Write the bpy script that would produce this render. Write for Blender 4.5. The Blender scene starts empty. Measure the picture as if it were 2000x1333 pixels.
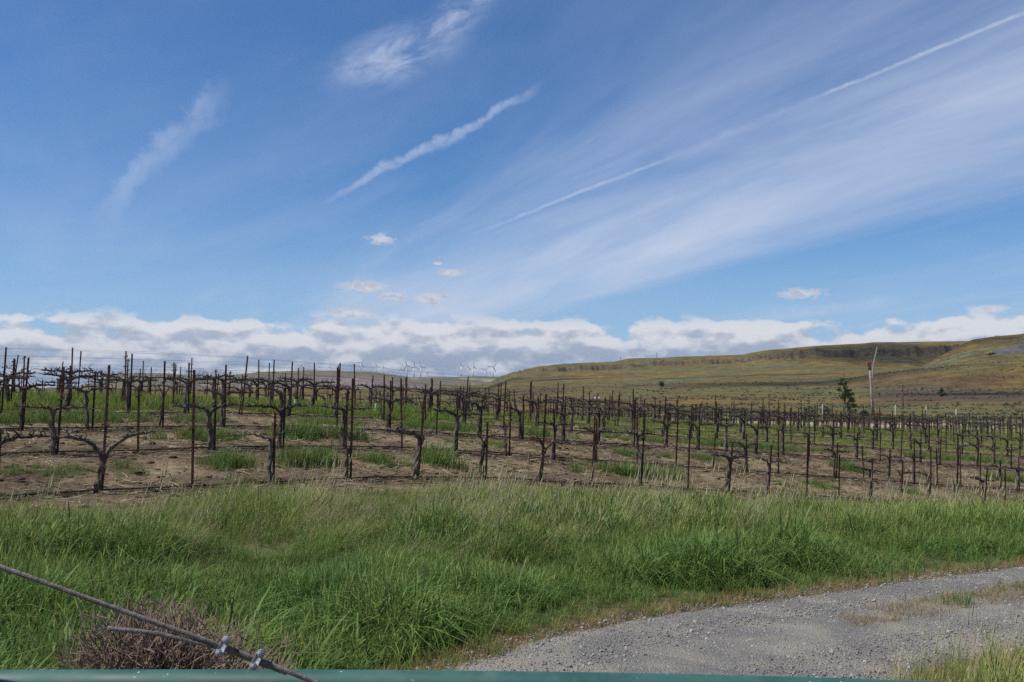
import bpy, math, random
import numpy as np
from mathutils import Vector, Matrix

R = math.radians
scene = bpy.context.scene
col = scene.collection
random.seed(7)
rng = np.random.default_rng(11)

# ------------------------------------------------------------------ camera
CAMZ = 1.70
F = 1944.0            # focal length in photo pixels (2000 wide)
HOR = 772.0           # horizon row in the photo
cam = bpy.data.cameras.new('camera')
cam.lens = 35.0
cam.sensor_width = 36.0
cam.clip_start = 0.05
cam.clip_end = 60000
camo = bpy.data.objects.new('camera', cam)
col.objects.link(camo)
camo.location = (0, 0, CAMZ)
PITCH = math.atan((HOR - 666.5) / F)
camo.rotation_euler = (R(90) + PITCH, 0, 0)
scene.camera = camo

# ------------------------------------------------------------------ light, sky
SUN_AZ, SUN_EL = -100.0, 54.0       # degrees clockwise from the view direction, degrees up
tosun = Vector((math.sin(R(SUN_AZ)) * math.cos(R(SUN_EL)), math.cos(R(SUN_AZ)) * math.cos(R(SUN_EL)), math.sin(R(SUN_EL))))
sun = bpy.data.lights.new('sun', 'SUN')
sun.energy = 5.0
sun.angle = R(0.53)
sun.color = (1.0, 0.95, 0.87)
suno = bpy.data.objects.new('sun', sun)
col.objects.link(suno)
suno.rotation_euler = (-tosun).to_track_quat('-Z', 'Y').to_euler()
suno.location = (0, 0, 60)

scene.view_settings.view_transform = 'Standard'
scene.view_settings.look = 'None'
scene.view_settings.exposure = 0.0
scene.view_settings.gamma = 1.0
scene.cycles.use_denoising = False

SKY_STRENGTH = 0.079


class NT:
    """small helper: arithmetic on node sockets"""
    def __init__(self, tree):
        self.t = tree

    def node(self, typ, **kw):
        n = self.t.nodes.new(typ)
        for k, v in kw.items():
            setattr(n, k, v)
        return n

    def put(self, sock, v):
        if isinstance(v, S):
            self.t.links.new(v.s, sock)
        elif isinstance(v, bpy.types.NodeSocket):
            self.t.links.new(v, sock)
        else:
            sock.default_value = v

    def math(self, op, a, b=0.0, c=0.0, clamp=False):
        n = self.node('ShaderNodeMath', operation=op)
        n.use_clamp = clamp
        self.put(n.inputs[0], a)
        self.put(n.inputs[1], b)
        self.put(n.inputs[2], c)
        return S(self, n.outputs[0])

    def xyz(self, x, y, z=0.0):
        n = self.node('ShaderNodeCombineXYZ')
        for i, v in enumerate((x, y, z)):
            self.put(n.inputs[i], v)
        return n.outputs[0]

    def noise(self, vec, scale=1.0, detail=4.0, rough=0.5, dist=0.0):
        n = self.node('ShaderNodeTexNoise')
        self.put(n.inputs['Vector'], vec)
        n.inputs['Scale'].default_value = scale
        n.inputs['Detail'].default_value = detail
        n.inputs['Roughness'].default_value = rough
        n.inputs['Distortion'].default_value = dist
        return S(self, n.outputs[0])

    def smooth(self, v, a, b, lo=0.0, hi=1.0):
        n = self.node('ShaderNodeMapRange', interpolation_type='SMOOTHSTEP')
        self.put(n.inputs[0], v)
        n.inputs[1].default_value = a
        n.inputs[2].default_value = b
        n.inputs[3].default_value = lo
        n.inputs[4].default_value = hi
        return S(self, n.outputs[0])

    def ramp(self, v, stops, interp='LINEAR'):
        n = self.node('ShaderNodeValToRGB')
        self.put(n.inputs[0], v)
        r = n.color_ramp
        r.interpolation = interp
        while len(r.elements) < len(stops):
            r.elements.new(0.5)
        for e, (p, c) in zip(r.elements, stops):
            e.position = p
            e.color = (c, c, c, 1) if isinstance(c, (int, float)) else (*c, 1)
        return n.outputs[0]

    def mix(self, f, a, b, blend='MIX'):
        n = self.node('ShaderNodeMix', data_type='RGBA', blend_type=blend)
        self.put(n.inputs[0], f)
        for i, v in ((6, a), (7, b)):
            if isinstance(v, tuple):
                v = (*v, 1) if len(v) == 3 else v
            self.put(n.inputs[i], v)
        return n.outputs[2]


class S:
    def __init__(self, nt, s):
        self.nt, self.s = nt, s

    def __add__(self, o): return self.nt.math('ADD', self, o)
    def __radd__(self, o): return self.nt.math('ADD', o, self)
    def __sub__(self, o): return self.nt.math('SUBTRACT', self, o)
    def __rsub__(self, o): return self.nt.math('SUBTRACT', o, self)
    def __mul__(self, o): return self.nt.math('MULTIPLY', self, o)
    def __rmul__(self, o): return self.nt.math('MULTIPLY', o, self)
    def __truediv__(self, o): return self.nt.math('DIVIDE', self, o)


def pix_dir(px, py):
    """unit direction of a point of the photograph's sky (camera pitched up)"""
    v = Vector(((px - 1000) / F, 1.0, -(py - 666.5) / F))
    v.rotate(Matrix.Rotation(PITCH, 4, 'X'))
    return v.normalized()


def build_world():
    w = bpy.data.worlds.new('World')
    scene.world = w
    w.use_nodes = True
    t = w.node_tree
    t.nodes.clear()
    N = NT(t)
    out = N.node('ShaderNodeOutputWorld')
    bg = N.node('ShaderNodeBackground')
    sky = N.node('ShaderNodeTexSky', sky_type='NISHITA')
    sky.sun_disc = False
    sky.sun_elevation = R(SUN_EL)
    sky.sun_rotation = R(SUN_AZ)
    sky.altitude = 250
    sky.air_density = 1.0
    sky.dust_density = 0.1
    sky.ozone_density = 2.0
    tc = N.node('ShaderNodeTexCoord')
    sp = N.node('ShaderNodeSeparateXYZ')
    t.links.new(tc.outputs['Generated'], sp.inputs[0])
    x, y, z = (S(N, sp.outputs[i]) for i in range(3))
    D = tc.outputs['Generated']
    # ---- high thin cirrus on a cloud plane, streaks running away to the left of the view
    zz = N.math('MAXIMUM', z, 0.0) + 0.06
    px, py = x / zz, y / zz
    a = R(-23.6)
    sa, ca = math.sin(a), math.cos(a)
    u = px * sa + py * ca
    v = px * ca - py * sa
    warp = N.noise(N.xyz(u * 0.25, v * 0.35, 3.0), 1.0, 2.0)
    v2 = v + (warp - 0.5) * 0.9
    big = N.noise(N.xyz(u * 0.14, v2 * 0.75, 1.7), 1.0, 3.0, 0.55)
    fib = N.noise(N.xyz(u * 0.45, v2 * 2.0, 5.2), 1.0, 5.0, 0.58, 0.6)
    fine = N.noise(N.xyz(u * 1.4, v2 * 11.0, 8.2), 1.0, 3.0, 0.6, 0.2)
    cov = S(N, N.ramp((v + 4.0) * 0.1, [(0.0, 0.45), (0.36, 0.36), (0.43, 0.24), (0.50, 0.42), (0.57, 0.60),
                                        (0.645, 1.0), (0.69, 0.70), (0.735, 0.22), (0.80, 0.42), (1.0, 0.45)], 'EASE'))
    cir = N.smooth(fib * 0.42 + fine * 0.09 + big * 0.50 + cov * 0.50, 0.62, 1.36)
    cir = cir * N.smooth(z, 0.0, 0.06)
    cir = N.math('MINIMUM', cir * 1.22, 0.85)

    # ---- contrails: arcs of great circles, broken up by noise
    nz_d = N.noise(D, 9.0, 4.0, 0.6)
    nz_f = N.noise(D, 60.0, 4.0, 0.65)

    def contrail(p0, p1, width, amount, wob, fade=0.06):
        A, B = pix_dir(*p0), pix_dir(*p1)
        n = A.cross(B).normalized()
        tan = (B - A).normalized()
        dn = N.node('ShaderNodeVectorMath', operation='DOT_PRODUCT')
        t.links.new(D, dn.inputs[0])
        dn.inputs[1].default_value = n
        dt = N.node('ShaderNodeVectorMath', operation='DOT_PRODUCT')
        t.links.new(D, dt.inputs[0])
        dt.inputs[1].default_value = tan
        s = S(N, dn.outputs['Value']) + (nz_d - 0.5) * wob
        s = N.math('ABSOLUTE', s + (nz_f - 0.5) * (width * 1.6))
        m = N.smooth(s, width * 0.15, width, 1.0, 0.0)
        al = S(N, dt.outputs['Value'])
        a0, a1 = A.dot(tan), B.dot(tan)
        m = m * N.smooth(al, a0 - fade * 0.3, a0 + fade) * N.smooth(al, a1 - fade * 0.5, a1 + fade * 0.3, 1.0, 0.0)
        return m * N.smooth(nz_f + nz_d * 0.5, 0.50, 0.95, 0.35, 1.0) * amount

    tr = contrail((1560, 205), (2080, -8), 0.0026, 0.62, 0.003)
    for args in (((925, 458), (1330, 300), 0.0026, 0.42, 0.004),
                 ((1280, 318), (1620, 185), 0.0060, 0.16, 0.006),
                 ((640, 400), (1040, 180), 0.0062, 0.46, 0.045),
                 ((185, 450), (430, 165), 0.017, 0.28, 0.075),
                 ((180, 450), (400, 205), 0.006, 0.30, 0.075),
                 ((1460, 625), (1765, 590), 0.009, 0.30, 0.004)):
        tr = N.math('MAXIMUM', tr, contrail(*args))

    az = N.math('ARCTAN2', x, y)
    el = N.math('ARCSINE', z)

    def blob(pxx, pyy, rx, ry, rot=0.0):
        d = pix_dir(pxx, pyy)
        a0, e0 = math.atan2(d.x, d.y), math.asin(d.z)
        c, s = math.cos(R(rot)), math.sin(R(rot))
        da, de = az - a0, el - e0
        p = (da * c + de * s) / (rx / F)
        q = (de * c - da * s) / (ry / F)
        return N.math('SQRT', p * p + q * q)

    # the feathery cirrus tuft high in the middle
    b1 = N.smooth(blob(775, 108, 150, 55, 20), 0.0, 1.25, 1.0, 0.0)
    b2 = N.smooth(blob(880, 45, 150, 40, 38), 0.0, 1.3, 0.75, 0.0)
    tuftn = N.noise(N.xyz(az * 16.0 + el * 9.0, el * 42.0 - az * 15.0, 0.3), 1.0, 6.0, 0.62, 0.5)
    tuft = N.math('MAXIMUM', b1, b2) * N.smooth(tuftn, 0.30, 0.72) * 0.85
    thin = 1.0 - (1.0 - cir) * (1.0 - N.math('MAXIMUM', tr, tuft))

    # ---- low cumulus
    n2 = N.noise(N.xyz(az * 5.2, el * 9.0, 6.1), 1.0, 3.0, 0.55)

    def dens(off):
        e = el + off
        n1 = N.noise(N.xyz(az * 24.0, e * 44.0, 2.2), 1.0, 6.0, 0.50, 0.0)
        prof = S(N, N.ramp(e * 10.0, [(0.0, 0.42), (0.13, 0.62), (0.27, 0.90), (0.50, 0.96), (0.66, 0.80), (0.78, 0.30), (0.90, 0.0)], 'EASE'))
        return n1 * 1.30 + n2 * 0.62 + prof * 0.56
    d0 = dens(0.0)
    d1 = dens(0.0085)
    cum = N.smooth(d0, 1.15, 1.30) * N.smooth(el, 0.088, 0.066)
    fr = N.noise(N.xyz(az * 95.0, el * 150.0, 4.0), 1.0, 5.0, 0.62)
    small = None
    for bl in ((712, 561, 50, 13), (768, 579, 30, 12), (838, 583, 36, 14), (745, 467, 26, 10), (881, 533, 26, 8), (1566, 574, 45, 11), (684, 613, 48, 14), (1930, 603, 40, 7), (855, 516, 12, 5)):
        m = N.smooth(blob(*bl) + (fr - 0.5) * 3.8, 0.45, 1.20, 1.0, 0.0)
        small = m if small is None else N.math('MAXIMUM', small, m)
    lit = N.smooth(d0 - d1, -0.12, 0.20)
    lowdark = N.smooth(el, 0.020, 0.066)
    shade = N.math('ADD', lit * 0.72, lowdark * 0.30, clamp=True)
    ccol = N.mix(shade, (0.27, 0.34, 0.48), (0.74, 0.75, 0.79))
    scol = N.mix(N.smooth(fr, 0.35, 0.65), (0.46, 0.50, 0.62), (0.70, 0.71, 0.76))
    # ---- put together
    st = N.node('ShaderNodeVectorMath', operation='SCALE')
    t.links.new(sky.outputs[0], st.inputs[0])
    st.inputs['Scale'].default_value = SKY_STRENGTH
    tintn = N.node('ShaderNodeVectorMath', operation='MULTIPLY')
    t.links.new(st.outputs[0], tintn.inputs[0])
    tintn.inputs[1].default_value = (0.54, 0.92, 1.34)      # the camera's saturated blue
    # pale air low over the horizon
    c = N.mix(N.smooth(el, 0.20, 0.0, 0.0, 0.75), tintn.outputs[0], (0.38, 0.55, 0.80))
    veil = N.smooth(N.noise(N.xyz(u * 0.30, v * 0.55, 12.4), 1.0, 5.0, 0.6, 0.6), 0.44, 0.80) * 0.20
    c = N.mix(veil * N.smooth(z, 0.02, 0.14), c, (0.56, 0.63, 0.80))
    c = N.mix(thin, c, (0.58, 0.65, 0.81))
    c = N.mix(small * 0.88, c, scol)
    c = N.mix(cum * 0.93, c, ccol)
    t.links.new(c, bg.inputs[0])
    bg.inputs[1].default_value = 1.0
    t.links.new(bg.outputs[0], out.inputs[0])


build_world()

# ------------------------------------------------------------------ numpy noise
def _hash(ix, iy, seed):
    h = (ix.astype(np.int64) * 374761393 + iy.astype(np.int64) * 668265263 + seed * 1442695041) & 0xFFFFFFFF
    h = ((h ^ (h >> 13)) * 1274126177) & 0xFFFFFFFF
    return ((h ^ (h >> 16)) & 0xFFFFFF) / float(0xFFFFFF)


def vnoise(x, y, seed=0):
    x = np.asarray(x, float); y = np.asarray(y, float)
    ix, iy = np.floor(x), np.floor(y)
    fx, fy = x - ix, y - iy
    fx = fx * fx * (3 - 2 * fx); fy = fy * fy * (3 - 2 * fy)
    a = _hash(ix, iy, seed); b = _hash(ix + 1, iy, seed)
    c = _hash(ix, iy + 1, seed); d = _hash(ix + 1, iy + 1, seed)
    return a + (b - a) * fx + (c - a) * fy + (a - b - c + d) * fx * fy


def fbm(x, y, seed=0, oct=4, gain=0.5):
    s = 0.0; a = 1.0; tot = 0.0
    for o in range(oct):
        s = s + a * vnoise(x * 2 ** o, y * 2 ** o, seed + o * 17)
        tot += a; a *= gain
    return s / tot


def sstep(a, b, x):
    t = np.clip((np.asarray(x, float) - a) / (b - a), 0, 1)
    return t * t * (3 - 2 * t)


def softplus(x, k=1.5):
    x = np.asarray(x, float)
    return np.where(x / k > 30, x, k * np.log1p(np.exp(np.clip(x / k, -50, 30))))


# ------------------------------------------------------------------ the lie of the land
TD = (0.8034, 0.5954)        # along the vine rows
ND = (-0.5954, 0.8034)       # across them
ROW0, ROWSP, VSP = 18.6, 3.66, 1.65


def tn(X, Y):
    return X * TD[0] + Y * TD[1], X * ND[0] + Y * ND[1]


def xy(t, n):
    return t * TD[0] + n * ND[0], t * TD[1] + n * ND[1]


G_N = [18.6, 22.26, 25.9, 29.6, 33.2, 37, 41, 46, 52, 60, 75, 100, 140]
G_Z = [-1.73, -1.22, -0.84, -0.53, -0.32, -0.18, -0.17, -0.32, -0.62, -1.1, -2.0, -3.2, -4.5]
C_N = [18.6, 22.26, 25.9, 29.6, 37, 46, 59, 75]
C_Z = [0.0975, 0.092, 0.074, 0.0655, 0.052, 0.042, 0.033, 0.024]


def z_vine(t, n):
    g = np.interp(n, G_N, G_Z)
    c = np.interp(n, C_N, C_Z)
    tt = np.minimum(softplus(t - 11.5, 1.6), 110)
    return g - c * tt + 0.05 * np.minimum(softplus(-4 - t, 2.0), 20) * -1


def z_road(t):
    return -1.98 - 0.032 * softplus(t - 5, 2.0)


def z_near(X, Y):
    t, n = tn(X, Y)
    s = np.clip((n - 6.3) / (ROW0 - 6.3), 0, 1)
    zr = z_road(t)
    # the drive climbs a little towards the gate, where the camera stands
    zr = zr + 0.28 * sstep(6.5, 1.5, Y) * sstep(-30, -5, -np.abs(X))
    zv = z_vine(t, np.maximum(n, ROW0))
    ss = s * s * (3 - 2 * s) * 0.5 + s * 0.5
    sw = 0.10 + 0.022 * np.clip(t - 8, 0, 18)
    ditch = 0.22 * np.exp(-((n - 7.6) / 1.0) ** 2) * sstep(5.5, 2.0, t)
    z = zr + (zv - zr) * ss - sw * np.sin(np.pi * s) - ditch
    z = z + 0.05 * (fbm(X * 0.7, Y * 0.7, 5, 3) - 0.5) * sstep(6.5, 8.0, n)
    return z


# far land: for bearings (photo column) the row at which the ground lies at each distance
COLS = np.array([-2600, -700, 0, 230, 420, 600, 730, 800, 880, 950, 975, 1000, 1050, 1100, 1200, 1225, 1280, 1450, 1500, 1600, 1700, 1850, 2000, 2400, 4600], float)
# crest of the mesa (rows in the photo)
MESA_Y = np.interp(COLS, [600, 730, 800, 880, 950, 960, 968, 980, 1000, 1050, 1100, 1200, 1225, 1280, 1450, 1500, 1600, 1700, 1750, 1850, 2000, 2400, 4600],
                   [790, 772, 764, 754, 750, 747, 739, 732, 727, 717, 712, 707, 702, 700, 694, 687, 680, 676, 673, 674, 676, 690, 700])
FAR_COLS = [-2600, -700, 0, 150, 230, 250, 330, 400, 435, 525, 600, 725, 770, 797, 848, 959, 1100, 1500, 2600, 4600]
FAR_Y = [745, 750, 765, 758, 737, 732, 732, 738, 736, 730, 727, 728, 733, 738, 737, 740, 742, 742, 745, 745]


def far_parts(X, Y):
    r = np.hypot(X, Y)
    az = np.arctan2(X, Y)
    pxl = 1000 + F * np.tan(np.clip(az, -1.15, 1.15))
    return r, az, pxl


def z_mid(X, Y):
    """sagebrush flat and the mesa with its rim of cliffs"""
    r, az, px = far_parts(X, Y)
    # the rim line wanders in and out
    wob = 90 * (fbm(px / 60.0, px * 0 + 3.3, 31, 3) - 0.5) + 260 * (fbm(px / 330.0, px * 0 + 1.3, 33, 2) - 0.5)
    rr = r - wob * sstep(1200, 2000, r)
    my = np.interp(px, COLS, MESA_Y)
    edge = sstep(958, 985, px)                       # the mesa ends in a blunt nose on the left
    crest = (HOR - my) / F * 2500.0
    k = np.clip((HOR - my) / 85.0, 0.0, 1.2)
    foot = (HOR - np.interp(px, [600, 800, 950, 1000, 1200, 1400, 1600, 2000, 4600], [792, 773, 762, 742, 732, 724, 722, 722, 730])) / F * 2050
    low = np.interp(px, [-2600, 0, 500, 800, 1000, 1200, 1500, 4600], [-80, -80, -60, -22, -9, -7, -6, -5])
    d1 = (low - -3.9) * sstep(110, 420, r) + -3.9
    # lower slope
    h = d1 + (foot - d1) * np.power(np.clip((rr - 420) / (2050 - 420), 0, 1), 1.55)
    # talus, cliff, top
    cl = (crest - foot)
    h = h + cl * 0.44 * sstep(2050, 2285, rr) * 1.0
    h = h + cl * 0.28 * edge * sstep(2284, 2300, rr) + cl * 0.28 * (1 - edge) * sstep(2250, 2420, rr)
    h = h + cl * 0.28 * sstep(2300, 2500, rr)
    back = sstep(2700, 4200, r)
    h = h * (1 - back) + np.minimum(h, low * 0.8) * back * 1.0
    # gullies and hummocks
    amp = sstep(500, 1500, r)
    h = h + amp * 9.0 * (fbm(X / 210.0, Y / 210.0, 41, 4) - 0.5) * sstep(3000, 2300, r)
    h = h + sstep(150, 400, r) * 1.3 * (fbm(X / 45.0, Y / 45.0, 43, 3) - 0.5)
    colm = 0.6 * (fbm(px / 5.0, px * 0 + 8.0, 47, 3) - 0.5) + 0.9 * (fbm(px / 27.0, px * 0 + 2.0, 48, 3) - 0.5)
    band = sstep(2255, 2290, rr) * sstep(2330, 2298, rr) * edge
    h = h + band * colm * 14.0
    return h


def z_hill2(X, Y):
    """the nearer round hill at the right"""
    r, az, px = far_parts(X, Y)
    topy = np.interp(px, [1500, 1700, 1770, 1800, 1840, 1880, 1900, 1950, 2000, 2200, 2600, 4600], [790, 742, 726, 712, 692, 674, 666, 661, 658, 652, 650, 690])
    top = (HOR - topy) / F * 1700 - 8
    base = (HOR - np.interp(px, [1500, 1770, 1880, 2000, 4600], [760, 727, 719, 713, 710])) / F * 1300
    h = -60 + (base + 60) * sstep(600, 1300, r)
    h = np.where(r > 1300, base + (top - base) * sstep(1290, 1700, r), h)
    h = h - 60 * sstep(1720, 2050, r)
    h = h + 6 * (fbm(X / 130.0, Y / 130.0, 61, 4) - 0.5) * sstep(1280, 1400, r)
    return np.where(r < 1000, -200, h)


def z_far(X, Y):
    """the ridge with the wind farm, nine kilometres away"""
    r, az, px = far_parts(X, Y)
    cy = np.interp(px, FAR_COLS, FAR_Y)
    top = (HOR - cy) / F * 9000.0
    h = -130 + (top + 130) * np.power(sstep(4200, 9000, r), 0.9)
    h = h + 70 * (fbm(X / 900.0, Y / 900.0, 71, 4) - 0.5) * sstep(4000, 5500, r) * sstep(9000, 8000, r)
    h = h - 0.012 * np.maximum(r - 9050, 0)
    return h


def zground(X, Y):
    X = np.asarray(X, float); Y = np.asarray(Y, float)
    r = np.hypot(X, Y)
    zn = z_near(X, Y)
    zm = np.maximum(z_mid(X, Y), z_hill2(X, Y))
    front = sstep(-20, 20, Y)
    zm = zm * front + -2.0 * (1 - front)
    t, n = tn(X, Y)
    w = sstep(85, 150, r) * sstep(-10, 40, Y) + sstep(60, 140, r) * (1 - sstep(-10, 40, Y))
    z = zn * (1 - w) + zm * w
    wf = sstep(3200, 4600, r)
    z = z * (1 - wf) + z_far(X, Y) * wf
    return z + CAMZ


def gz(x, y):
    return float(zground(np.array([x]), np.array([y]))[0])


# ------------------------------------------------------------------ materials
MATS = {}


def new_mat(name):
    m = bpy.data.materials.new(name)
    m.use_nodes = True
    N = NT(m.node_tree)
    b = m.node_tree.nodes['Principled BSDF']
    MATS[name] = m
    return m, N, b


def simple(name, c1, c2, scale=8.0, rough=0.8, bump=0.0, bscale=None, metal=0.0, stretch=None, spec=0.3, rnd=0.0):
    m, N, b = new_mat(name)
    tc = N.node('ShaderNodeTexCoord')
    vec = tc.outputs['Object']
    if stretch:
        mp = N.node('ShaderNodeMapping')
        m.node_tree.links.new(vec, mp.inputs[0])
        mp.inputs['Scale'].default_value = stretch
        vec = mp.outputs[0]
    oi = N.node('ShaderNodeObjectInfo')
    vm = N.node('ShaderNodeVectorMath', operation='ADD')
    m.node_tree.links.new(vec, vm.inputs[0])
    sc = N.node('ShaderNodeVectorMath', operation='SCALE')
    m.node_tree.links.new(oi.outputs['Location'], sc.inputs[0])
    sc.inputs['Scale'].default_value = 0.37
    m.node_tree.links.new(sc.outputs[0], vm.inputs[1])
    n = N.noise(vm.outputs[0], scale, 6.0, 0.62, 0.2)
    c = N.mix(N.smooth(n, 0.32, 0.68), c1, c2)
    if rnd:
        hv = N.node('ShaderNodeHueSaturation')
        m.node_tree.links.new(c, hv.inputs['Color'])
        N.put(hv.inputs['Value'], S(N, oi.outputs['Random']) * (2 * rnd) + (1 - rnd))
        c = hv.outputs[0]
    m.node_tree.links.new(c, b.inputs['Base Color'])
    b.inputs['Roughness'].default_value = rough
    b.inputs['Metallic'].default_value = metal
    b.inputs['Specular IOR Level'].default_value = spec
    if bump:
        nb = N.noise(vm.outputs[0], bscale or scale * 3, 5.0, 0.65)
        bp = N.node('ShaderNodeBump')
        bp.inputs['Strength'].default_value = bump
        bp.inputs['Distance'].default_value = 0.01
        N.put(bp.inputs['Height'], nb)
        m.node_tree.links.new(bp.outputs[0], b.inputs['Normal'])
    return m


simple('bark', (0.040, 0.030, 0.023), (0.190, 0.152, 0.122), 26, 0.95, 0.9, 60, stretch=(1, 1, 0.25), spec=0.1, rnd=0.35)
simple('cane', (0.060, 0.038, 0.026), (0.150, 0.100, 0.070), 14, 0.85, 0.4, spec=0.2, rnd=0.3)
simple('rust', (0.040, 0.018, 0.012), (0.115, 0.050, 0.030), 12, 0.85, 0.5, 90, spec=0.3, rnd=0.35)
simple('wire', (0.07, 0.055, 0.048), (0.14, 0.12, 0.11), 5, 0.7, 0.0, metal=0.2)
simple('hose', (0.012, 0.011, 0.010), (0.035, 0.030, 0.026), 3, 0.7, 0.3)
simple('tie_tape', (0.02, 0.13, 0.085), (0.04, 0.22, 0.15), 9, 0.6)
simple('grow_tube', (0.36, 0.55, 0.33), (0.50, 0.66, 0.45), 5, 0.5)
simple('turbine_white', (0.74, 0.75, 0.76), (0.82, 0.82, 0.82), 1, 0.5)
simple('pole_wood', (0.060, 0.042, 0.032), (0.125, 0.090, 0.068), 6, 0.9, 0.4, stretch=(1, 1, 0.1))
simple('pale_post', (0.30, 0.27, 0.22), (0.44, 0.40, 0.33), 4, 0.9, 0.3, stretch=(1, 1, 0.1))
simple('insulator', (0.62, 0.63, 0.64), (0.74, 0.74, 0.74), 4, 0.4)
simple('tower_paint', (0.13, 0.065, 0.045), (0.40, 0.34, 0.30), 1.6, 0.8, 0.3, stretch=(1.5, 1.5, 0.35))
simple('red_housing', (0.26, 0.070, 0.045), (0.34, 0.12, 0.08), 2, 0.6)
simple('blade_white', (0.50, 0.49, 0.46), (0.64, 0.63, 0.60), 2, 0.5)
simple('leaf_dark', (0.060, 0.080, 0.024), (0.140, 0.165, 0.055), 1.2, 0.8, spec=0.2, rnd=0.2)
simple('sage', (0.105, 0.125, 0.080), (0.180, 0.195, 0.130), 2.0, 0.9, spec=0.1, rnd=0.35)
simple('sage_dark', (0.035, 0.045, 0.022), (0.075, 0.085, 0.045), 2.0, 0.9, spec=0.1, rnd=0.3)
simple('tan_paint', (0.36, 0.26, 0.12), (0.48, 0.36, 0.18), 1.0, 0.6)
simple('black_rubber', (0.02, 0.02, 0.02), (0.04, 0.04, 0.04), 1.0, 0.8)
simple('spoil', (0.060, 0.060, 0.064), (0.10, 0.10, 0.10), 0.1, 0.95, 0.5)
simple('clod', (0.085, 0.062, 0.045), (0.18, 0.14, 0.105), 9, 0.95, 0.6, spec=0.1, rnd=0.35)
simple('litter', (0.025, 0.018, 0.013), (0.080, 0.058, 0.042), 9, 0.95, 0.3, spec=0.1, rnd=0.35)
simple('straw', (0.34, 0.27, 0.165), (0.48, 0.40, 0.27), 9, 0.9, spec=0.1, rnd=0.3)
simple('dead_twig', (0.150, 0.105, 0.075), (0.330, 0.245, 0.180), 9, 0.9, spec=0.1)
simple('stone', (0.17, 0.161, 0.150), (0.38, 0.36, 0.33), 20, 0.9, 0.4, spec=0.2, rnd=0.40)


def cloud_mat():
    m, N, b = new_mat('cloud_water')
    L = m.node_tree.links
    b.inputs['Base Color'].default_value = (0.85, 0.85, 0.86, 1)
    b.inputs['Roughness'].default_value = 1.0
    b.inputs['Specular IOR Level'].default_value = 0.0
    tc = N.node('ShaderNodeTexCoord')
    n = N.noise(tc.outputs['Object'], 0.011, 6.0, 0.62)
    tr = N.node('ShaderNodeBsdfTransparent')
    ms = N.node('ShaderNodeMixShader')
    sp = N.node('ShaderNodeSeparateXYZ')
    L.new(tc.outputs['Generated'], sp.inputs[0])
    gx, gy = S(N, sp.outputs[0]) - 0.5, S(N, sp.outputs[1]) - 0.5
    rad = N.math('SQRT', gx * gx + gy * gy)
    body = N.smooth(rad + (n - 0.5) * 0.9, 0.12, 0.46, 1.0, 0.0)
    N.put(ms.inputs[0], body * N.smooth(n, 0.30, 0.60, 0.30, 0.62))
    L.new(tr.outputs[0], ms.inputs[1])
    L.new(b.outputs[0], ms.inputs[2])
    L.new(ms.outputs[0], m.node_tree.nodes['Material Output'].inputs[0])


cloud_mat()


def grass_mat(name, dark, light, tip, transl=0.30, rnd=0.22, rough=0.55):
    m, N, b = new_mat(name)
    L = m.node_tree.links
    at = N.node('ShaderNodeAttribute')
    at.attribute_name = 'tint'
    sp = N.node('ShaderNodeSeparateColor')
    L.new(at.outputs['Color'], sp.inputs[0])
    oi = N.node('ShaderNodeObjectInfo')
    c = N.mix(S(N, sp.outputs[0]), dark, light)
    c = N.mix(S(N, sp.outputs[1]), c, tip)
    hv = N.node('ShaderNodeHueSaturation')
    L.new(c, hv.inputs['Color'])
    rn = S(N, oi.outputs['Random'])
    N.put(hv.inputs['Value'], rn * (2 * rnd) + (1 - rnd))
    N.put(hv.inputs['Hue'], N.math('FRACT', rn * 7.3) * 0.05 + 0.475)
    L.new(hv.outputs[0], b.inputs['Base Color'])
    b.inputs['Roughness'].default_value = rough
    b.inputs['Specular IOR Level'].default_value = 0.18
    tr = N.node('ShaderNodeBsdfTranslucent')
    L.new(hv.outputs[0], tr.inputs[0])
    ms = N.node('ShaderNodeMixShader')
    ms.inputs[0].default_value = transl
    L.new(b.outputs[0], ms.inputs[1])
    L.new(tr.outputs[0], ms.inputs[2])
    L.new(ms.outputs[0], m.node_tree.nodes['Material Output'].inputs[0])
    return m


grass_mat('grass_lush', (0.026, 0.068, 0.014), (0.140, 0.255, 0.048), (0.24, 0.33, 0.09))
grass_mat('grass_mid', (0.062, 0.115, 0.019), (0.215, 0.315, 0.062), (0.31, 0.36, 0.10))
grass_mat('grass_pale', (0.11, 0.15, 0.038), (0.24, 0.28, 0.085), (0.33, 0.32, 0.14))
grass_mat('grass_dry', (0.27, 0.22, 0.105), (0.40, 0.335, 0.18), (0.43, 0.37, 0.21), 0.25)
grass_mat('grass_tan', (0.19, 0.125, 0.055), (0.32, 0.225, 0.105), (0.30, 0.27, 0.10), 0.25)
grass_mat('grass_vine', (0.072, 0.144, 0.028), (0.150, 0.241, 0.050), (0.240, 0.265, 0.088))
grass_mat('grass_bright', (0.110, 0.170, 0.020), (0.215, 0.280, 0.040), (0.31, 0.32, 0.05))


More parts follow.
